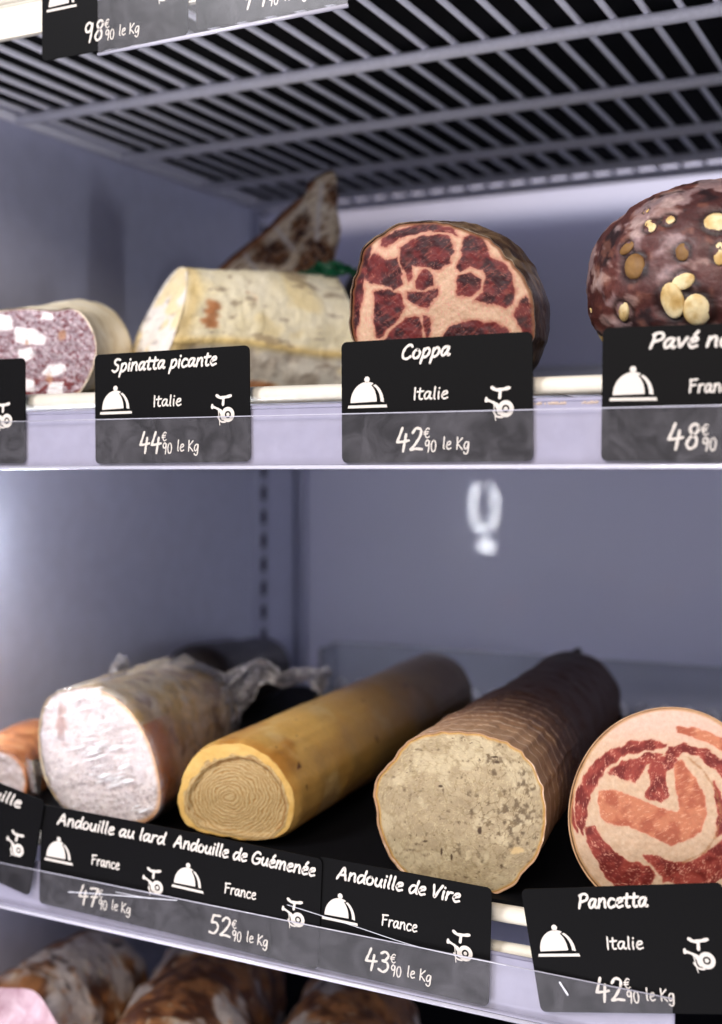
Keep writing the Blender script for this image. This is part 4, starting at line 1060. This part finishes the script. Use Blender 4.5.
# Andouille au lard, in cling film
def make_lard():
    Z = lambda p: zm(p, 0, 640, 3.282)
    out = Z([(160, 188), (133, 250), (126, 330), (138, 420), (165, 490), (200, 540), (270, 590), (370, 615), (460, 605), (510, 575), (527, 520), (517, 430), (485, 330), (432, 240), (370, 185), (300, 155), (225, 162)])
    def colf(P, R):
        n = fbm(P * .18, 5, 3); n2 = fbm(P * .6, 4, 9)
        c = mixc((.92, .86, .85), (.99, .96, .95), n)
        c = mixc(c, (.58, .50, .48), sst(n2 + sst(P[:, 1], 745, 815) * .12, .64, .74) * .5)
        q = np.hypot((P[:, 0] - 62) / 5, (P[:, 1] - 722) / 16) + (n - .5) * 2
        c = mixc(c, (.62, .42, .36), (1 - sst(q, .5, 1.3)) * .5)
        return mixc(c, (.93, .72, .50), sst(R, .93, .985) * (P[:, 0] > 100) * .9)
    t = thing('lard_andouille', 'fat pale sausage piece in cling film behind the Andouille au lard tag', 'cured sausage', at(110, 838, .65))
    Y = .632
    polar_face('cut_face', out, Y, colf, M['facegloss'], t, 80, 260, rough=.0006, bulge=.002, tilt=(.0, .05))
    def cf(W, S, ang):
        n = fbm(W * 45, 5, 3); n2 = fbm(W * 90, 4, 14)
        c = mixc((.96, .90, .78), (.84, .72, .54), sst(n, .35, .62))
        c = mixc(c, (.48, .34, .24), sst(n2, .58, .70) * .6)
        c = mixc(c, (.90, .74, .42), sst(fbm(W * 60, 3, 70), .58, .68) * .6)
        low = (np.cos(ang + .35) > .55)
        return mixc(c, (.80, .42, .14), np.exp(-((S - .10) / .16) ** 2) * low * (.5 + n * .5))
    m = painted('wrapped_sausage_skin', .35, 300, .7, fvar=.15, coat=.3)
    far = at(184, 738, .775); far.z = max(far.z, EYE + ZL + .042)
    casing('casing', out, Y, (far.x, far.y, far.z), .041, m, t, 60, 160, wob=.0018, wscale=50, dome=.5, lip=.01, colf=cf, tilt=(0, .05))
    # film: face sheet and tube in one mesh, with taut folds across the face
    N = 220; O = spline_closed(out, N); c = O.mean(0); P = []; Rr = []
    rings = 110
    for j in range(rings + 1):
        r = j / rings; P.append(c + (O - c) * r * 1.012); Rr += [r] * N
    P = np.vstack(P); Rr = np.array(Rr); W = at_np(P, Y - .0022)
    rot = math.radians(-14); u = (P[:, 0] - c[0]) * math.cos(rot) + (P[:, 1] - c[1]) * math.sin(rot); v = -(P[:, 0] - c[0]) * math.sin(rot) + (P[:, 1] - c[1]) * math.cos(rot)
    rg = fbm(np.stack([u * .025, v * .55], 1), 4, 5); W[:, 1] -= .0022 * sst(rg, .52, .80) + .0008 * (fbm(P * .2, 3, 6)); W[:, 1] += .003 * Rr ** 10
    cc0 = at_np(c[None], Y)[0]; W[:, 1] += (W[:, 2] - cc0[2]) * .05
    O3 = W[-N:]; c0 = O3.mean(0); c1 = np.array(far) + np.array([.004, .01, 0]); rows = [W]; R2 = 70
    ang = np.arctan2(O3[:, 2] - c0[2], O3[:, 0] - c0[0]); V1 = np.stack([np.cos(ang), 0 * ang, np.sin(ang)], 1) * .045
    for j in range(1, R2 + 1):
        tt = j / R2; w = min(1, tt * 1.3); vv = (O3 - c0) * (1 - w) + V1 * w
        k = 1 + .02; k *= (1 - .55 * max(0, tt - .75) / .25)
        rows.append(c0 + (c1 - c0) * tt * 1.12 + vv * k)
    W = np.vstack(rows); cen = np.vstack([W[:len(P)] * 0 + c0] + [np.repeat(r.mean(0)[None], N, 0) for r in rows[1:]])
    nr = W - cen; nr /= np.linalg.norm(nr, axis=1)[:, None] + 1e-9
    k = np.r_[np.zeros(len(P)), np.repeat(np.linspace(.0, 1, R2), N)]
    h = (np.abs(fbm(W * 70, 4, 9) - .5) * 2) * .006 * np.clip(k * 3, 0, 1); W = W + nr * h[:, None]
    W[:, 2] = np.maximum(W[:, 2], EYE + ZL + .0005)
    tot = rings + R2 + 1; F = [(j * N + q, (j + 1) * N + q, (j + 1) * N + (q + 1) % N, j * N + (q + 1) % N) for j in range(tot - 1) for q in range(N)]
    fw = mesh('cling_film', W, F, M['film'], t, True)
    # crumpled tail of the film rising behind and over towards the right
    def sheet(path, Y0, halfw, seed, amp, nm='film_tail'):
        Pp = spline_open(path, 26); n = len(Pp); m2 = 60; V = []
        hw = np.interp(np.linspace(0, 1, n), np.linspace(0, 1, len(halfw)), halfw)
        T = np.gradient(Pp, axis=0); T /= np.hypot(*T.T)[:, None]; Nn = np.stack([-T[:, 1], T[:, 0]], 1)
        I, J = [q.ravel() for q in np.meshgrid(np.arange(n), np.arange(m2), indexing='ij')]
        a = (J / (m2 - 1) - .5) * 2
        Q = Pp[I] + Nn[I] * (a * hw[I])[:, None]
        G = np.stack([I * .09, J * .12], 1); Q = Q + (np.stack([vnoise(G, seed), vnoise(G, seed + 3)], 1) - .5) * 5
        dy = (vnoise(np.stack([I * .05, J * .35], 1), seed + 7) - .5) * amp + (vnoise(np.stack([I * .3, J * .8], 1), seed + 8) - .5) * amp * .4
        V = at_np(Q, np.array([Y0(q / n) for q in I]) + dy)
        F = [(i * m2 + j, i * m2 + j + 1, (i + 1) * m2 + j + 1, (i + 1) * m2 + j) for i in range(n - 1) for j in range(m2 - 1)]
        return mesh(nm, V, F, M['filmtail'], fw, True)
    sheet([(196, 745), (214, 718), (232, 694), (252, 676), (263, 668), (280, 680), (300, 674), (322, 680)], lambda u: .765 + .05 * u, [20, 24, 20, 15, 10, 8, 7, 9], 5, .022)
    sheet([(315, 692), (322, 680), (330, 668)], lambda u: .81, [5, 6, 4], 25, .02)
    sheet([(112, 690), (118, 672), (124, 656)], lambda u: .70, [11, 10, 5], 45, .02)
    sheet([(150, 690), (170, 676), (195, 674), (222, 682)], lambda u: .75 + .02 * u, [8, 11, 12, 8], 65, .03)
make_lard()
def crease_glints():  # white tubes laid along the film creases as painted highlight streaks
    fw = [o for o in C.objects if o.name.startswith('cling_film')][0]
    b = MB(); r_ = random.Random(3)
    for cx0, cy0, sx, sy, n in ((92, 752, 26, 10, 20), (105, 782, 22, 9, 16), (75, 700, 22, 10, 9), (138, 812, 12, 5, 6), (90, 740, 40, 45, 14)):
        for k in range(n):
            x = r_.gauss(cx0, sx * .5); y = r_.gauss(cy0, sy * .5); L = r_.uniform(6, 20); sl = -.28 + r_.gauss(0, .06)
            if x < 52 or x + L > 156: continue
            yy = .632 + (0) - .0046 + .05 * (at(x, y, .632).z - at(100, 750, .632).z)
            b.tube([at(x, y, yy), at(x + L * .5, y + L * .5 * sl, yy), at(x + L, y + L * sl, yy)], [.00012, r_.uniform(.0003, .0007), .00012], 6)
    b.build('film_crease_glint', M['crease_glint'], fw, smooth=True)
crease_glints()

# wrapped piece at the far left
def make_left():
    out = [(-52, 760), (-45, 748), (-10, 748), (10, 753), (22, 764), (27, 780), (22, 802), (0, 822), (-30, 822), (-52, 800), (-58, 780)]
    def colf(P, R):
        n = fbm(P * .3, 5, 3); c = mixc((.70, .62, .60), (.90, .86, .86), n); return mixc(c, (.72, .45, .28), sst(R, .9, .98))
    t = thing('wrapped_sausage', 'orange brown wrapped sausage end at the left edge, beside the film-wrapped andouille', 'cured sausage', at(-10, 830, .655))
    polar_face('cut_face', out, .648, colf, M['facegloss'], t, 40, 140, rough=.0012)
    m = skin('orange_skin', [(.3, (.50, .26, .12)), (.5, (.72, .45, .24)), (.72, (.86, .66, .46))], 60, .6, .3, .6, coat=.5)
    far = at(36, 760, .74)
    casing('casing', out, .648, (far.x, far.y, far.z), .030, m, t, 40, 120, wob=.0012, dome=.6, lip=.01)
    b = MB(); V = []; F = []
    for i in range(14):
        for j in range(14):
            u, v = i / 13, j / 13
            p = at(22 + 18 * u + 4 * v, 795 - 40 * v * (1 - .25 * u) + 3 * math.sin(u * 7), .645 + .012 * math.sin(u * 6 + v * 3) + .01 * u); V.append(tuple(p))
    for i in range(13):
        for j in range(13): F.append((i * 14 + j, i * 14 + j + 1, (i + 1) * 14 + j + 1, (i + 1) * 14 + j))
    mesh('film_flap', V, F, M['filmtail'], t, True)
make_left()

dk = skin('black_smoked_skin', [(.3, (.05, .035, .03)), (.6, (.13, .09, .075)), (.8, (.22, .16, .13))], 60, .6, .4, .6, coat=.15)
p0, p1 = at(200, 690, .93), at(262, 660, 1.07)
p0.z = EYE + ZL + .036; p1.z = EYE + ZL + .031
simple_log('dark_sausage', 'nearly black smoked sausage lying behind the film-wrapped andouille', 'cured sausage', (p0.x, p0.y, p0.z), (p1.x, p1.y, p1.z), .036, .029, dk, wob=.0016, seed=6)

# ------------------------------------------------------------------ BOTTOM SHELF: three dried pieces
def cf_bottom(seed):
    def f(V):
        n = fbm(V * 28, 5, seed); n2 = fbm(V * 75, 5, seed + 20); n3 = fbm(V * 200, 3, seed + 40)
        c = mixc((.62, .42, .26), (.34, .20, .12), sst(n2, .4, .62))
        c = mixc(c, (.80, .77, .76), sst(n, .46, .56) * .92)
        c = mixc(c, (.20, .16, .17), sst(n2, .60, .70) * sst(n, .4, .6) * .7)
        c = mixc(c, (.72, .46, .26), sst(n3, .62, .74) * .5)
        return mixc(c, (.86, .80, .70), sst(fbm(V * 130, 3, seed + 60), .70, .76) * .7)
    return f
def dried_piece(label, p0, p1, r0, r1, seed, pink=False, squash=.85):
    t = thing('dried_ham_piece', label, 'cured meat', (p0[0], p0[1], EYE + ZB))
    o = simple_log('x', '', '', p0, p1, r0, r1, painted('mouldy_dried_rind', .5, 350, .9, fvar=.22, coat=.15), N=140, rings=110, wob=.0065, seed=seed, squash=squash, parent=t, part='rind', baseZ=EYE + ZB)
    me = o.data; V = np.array([v.co for v in me.vertices]) + np.array(t.location); c = cf_bottom(seed)(V)
    a = me.color_attributes.new('col', 'FLOAT_COLOR', 'POINT'); cc = np.ones((len(V), 4), np.float32); cc[:, :3] = np.clip(c, 0, 1) ** 2.2; a.data.foreach_set('color', cc.ravel())
    return t
def wp(px_, py_, Y, r, sq=.85):
    p = at(px_, py_, Y); return (p.x, p.y, EYE + ZB + r * sq)
def bottom_piece(label, pxc0, Y0, pxc1, Y1, r0, r1, seed, sq):
    a = (ratio(pxc0) * Y0, Y0, EYE + ZB + r0 * sq); c = (ratio(pxc1) * Y1, Y1, EYE + ZB + r1 * sq)
    return dried_piece(label, a, c, r0, r1, seed, squash=sq)
t1 = bottom_piece('leftmost grey-white dried ham piece under the lower shelf, with a pink wrapped end', 20, .70, 92, .80, .049, .046, 3, 1.22)
bottom_piece('mouldy grey and brown dried ham piece in the middle of the bottom row', 158, .69, 223, .86, .050, .050, 9, 1.14)
bottom_piece('rightmost brown dried ham piece in the bottom row, in shadow', 300, .67, 356, .86, .050, .048, 15, 1.05)
V = []; F = []
pk = skin('pink_wrapped_meat', [(.3, (.66, .50, .54)), (.6, (.82, .70, .74)), (.8, (.92, .86, .88))], 60, 1.0, .25, .7, coat=.5)
for i in range(25):
    for j in range(40):
        r, a = i / 24, j / 40 * 2 * PI
        e = at(8 + 56 * r * math.cos(a) * (1 + .08 * math.sin(3 * a)), 1040 + 54 * r * math.sin(a) * (1 + .05 * math.sin(5 * a)), .662)
        V.append((e.x, e.y - .012 * (1 - r * r) + .0015 * math.sin(7 * r + 3 * a), e.z))
for i in range(24):
    for j in range(40): F.append((i * 40 + j, i * 40 + (j + 1) % 40, (i + 1) * 40 + (j + 1) % 40, (i + 1) * 40 + j))
mesh('wrapped_end', V, F, pk, t1, True)

# ------------------------------------------------------------------ TOP SHELF goods (only their lower fronts show)
tb = skin('brown_wrapped', [(.3, (.12, .09, .08)), (.5, (.32, .24, .20)), (.7, (.62, .54, .50))], 70, 1.2, .3, .9, coat=.6)
p = at(10, 5, .66)
simple_log('dried_sausage', 'brown film-wrapped sausage on the top shelf, left of the Suisse tag', 'cured sausage', (p.x - .03, .68, EYE + ZU + .033), (p.x + .05, .72, EYE + ZU + .033), .033, .033, tb, seed=3)

# crumbs along the eye-level front rod
V = []; F = []
cr = plain('crumb', (.88, .80, .72), .7, .2)
for k in range(46):
    x = random.choice([ratio(555), ratio(561), ratio(590), ratio(593), ratio(540)]) * .566 + random.gauss(0, .0018); r = random.uniform(.0004, .0011)
    zc = EYE + ZM - .0140 + r; y = YM - .0072
    base = len(V)
    for s in ((1, 0, 0), (-1, 0, 0), (0, 1, 0), (0, -1, 0), (0, 0, 1), (0, 0, -1)): V.append((x + s[0] * r * random.uniform(.7, 1.3), y + s[1] * r, zc + s[2] * r * .8))
    for f in ((0, 2, 4), (2, 1, 4), (1, 3, 4), (3, 0, 4), (2, 0, 5), (1, 2, 5), (3, 1, 5), (0, 3, 5)): F.append(tuple(base + i for i in f))
o = mesh('crumbs', V, F, cr, None, False)
tag(o, 'pale crumbs on the rail between the Coppa and Pavé tags', 'crumbs', kind='stuff')

# small ring lamp with a bulb on the left wall, just left of the picture; it mirrors in the back panel
lm = bpy.data.materials.new('lamp_glow'); lm.use_nodes = True; nt = lm.node_tree; nt.nodes.clear()
em = nt.nodes.new('ShaderNodeEmission'); em.inputs[0].default_value = (.93, .95, 1.0, 1); em.inputs[1].default_value = 52
oo = nt.nodes.new('ShaderNodeOutputMaterial'); nt.links.new(em.outputs[0], oo.inputs[0])
xw, yw, zw_ = XL + .010, .667, EYE - .051
lamp = thing('wall_lamp', 'glowing ring lamp on the left cabinet wall, seen mirrored in the back panel', 'lamp', (XL, yw, zw_))
b = MB(); b.tube([(xw, yw + .050 * math.cos(a), zw_ + .036 * math.sin(a)) for a in np.linspace(-1.30 * PI, .35 * PI, 40)], .0042, 12)
b.build('ring_tube', lm, lamp, smooth=True)
for dz, r in ((-.060, .011),):
    V = []; F = []
    for i in range(9):
        for j in range(14):
            V.append((xw + .004 + r * math.sin(PI * i / 8) * math.cos(2 * PI * j / 14), yw + 2 * r * math.sin(PI * i / 8) * math.sin(2 * PI * j / 14), zw_ + dz + r * math.cos(PI * i / 8)))
    for i in range(8):
        for j in range(14): F.append((i * 14 + j, i * 14 + (j + 1) % 14, (i + 1) * 14 + (j + 1) % 14, (i + 1) * 14 + j))
    mesh('bulb', V, F, lm, lamp, True)
b = MB(); b.box(XL + .0002, XL + .004, yw - .06, yw + .06, zw_ - .08, zw_ + .045); b.build('mount_plate', M['trimw'], lamp, bevel=.0015)
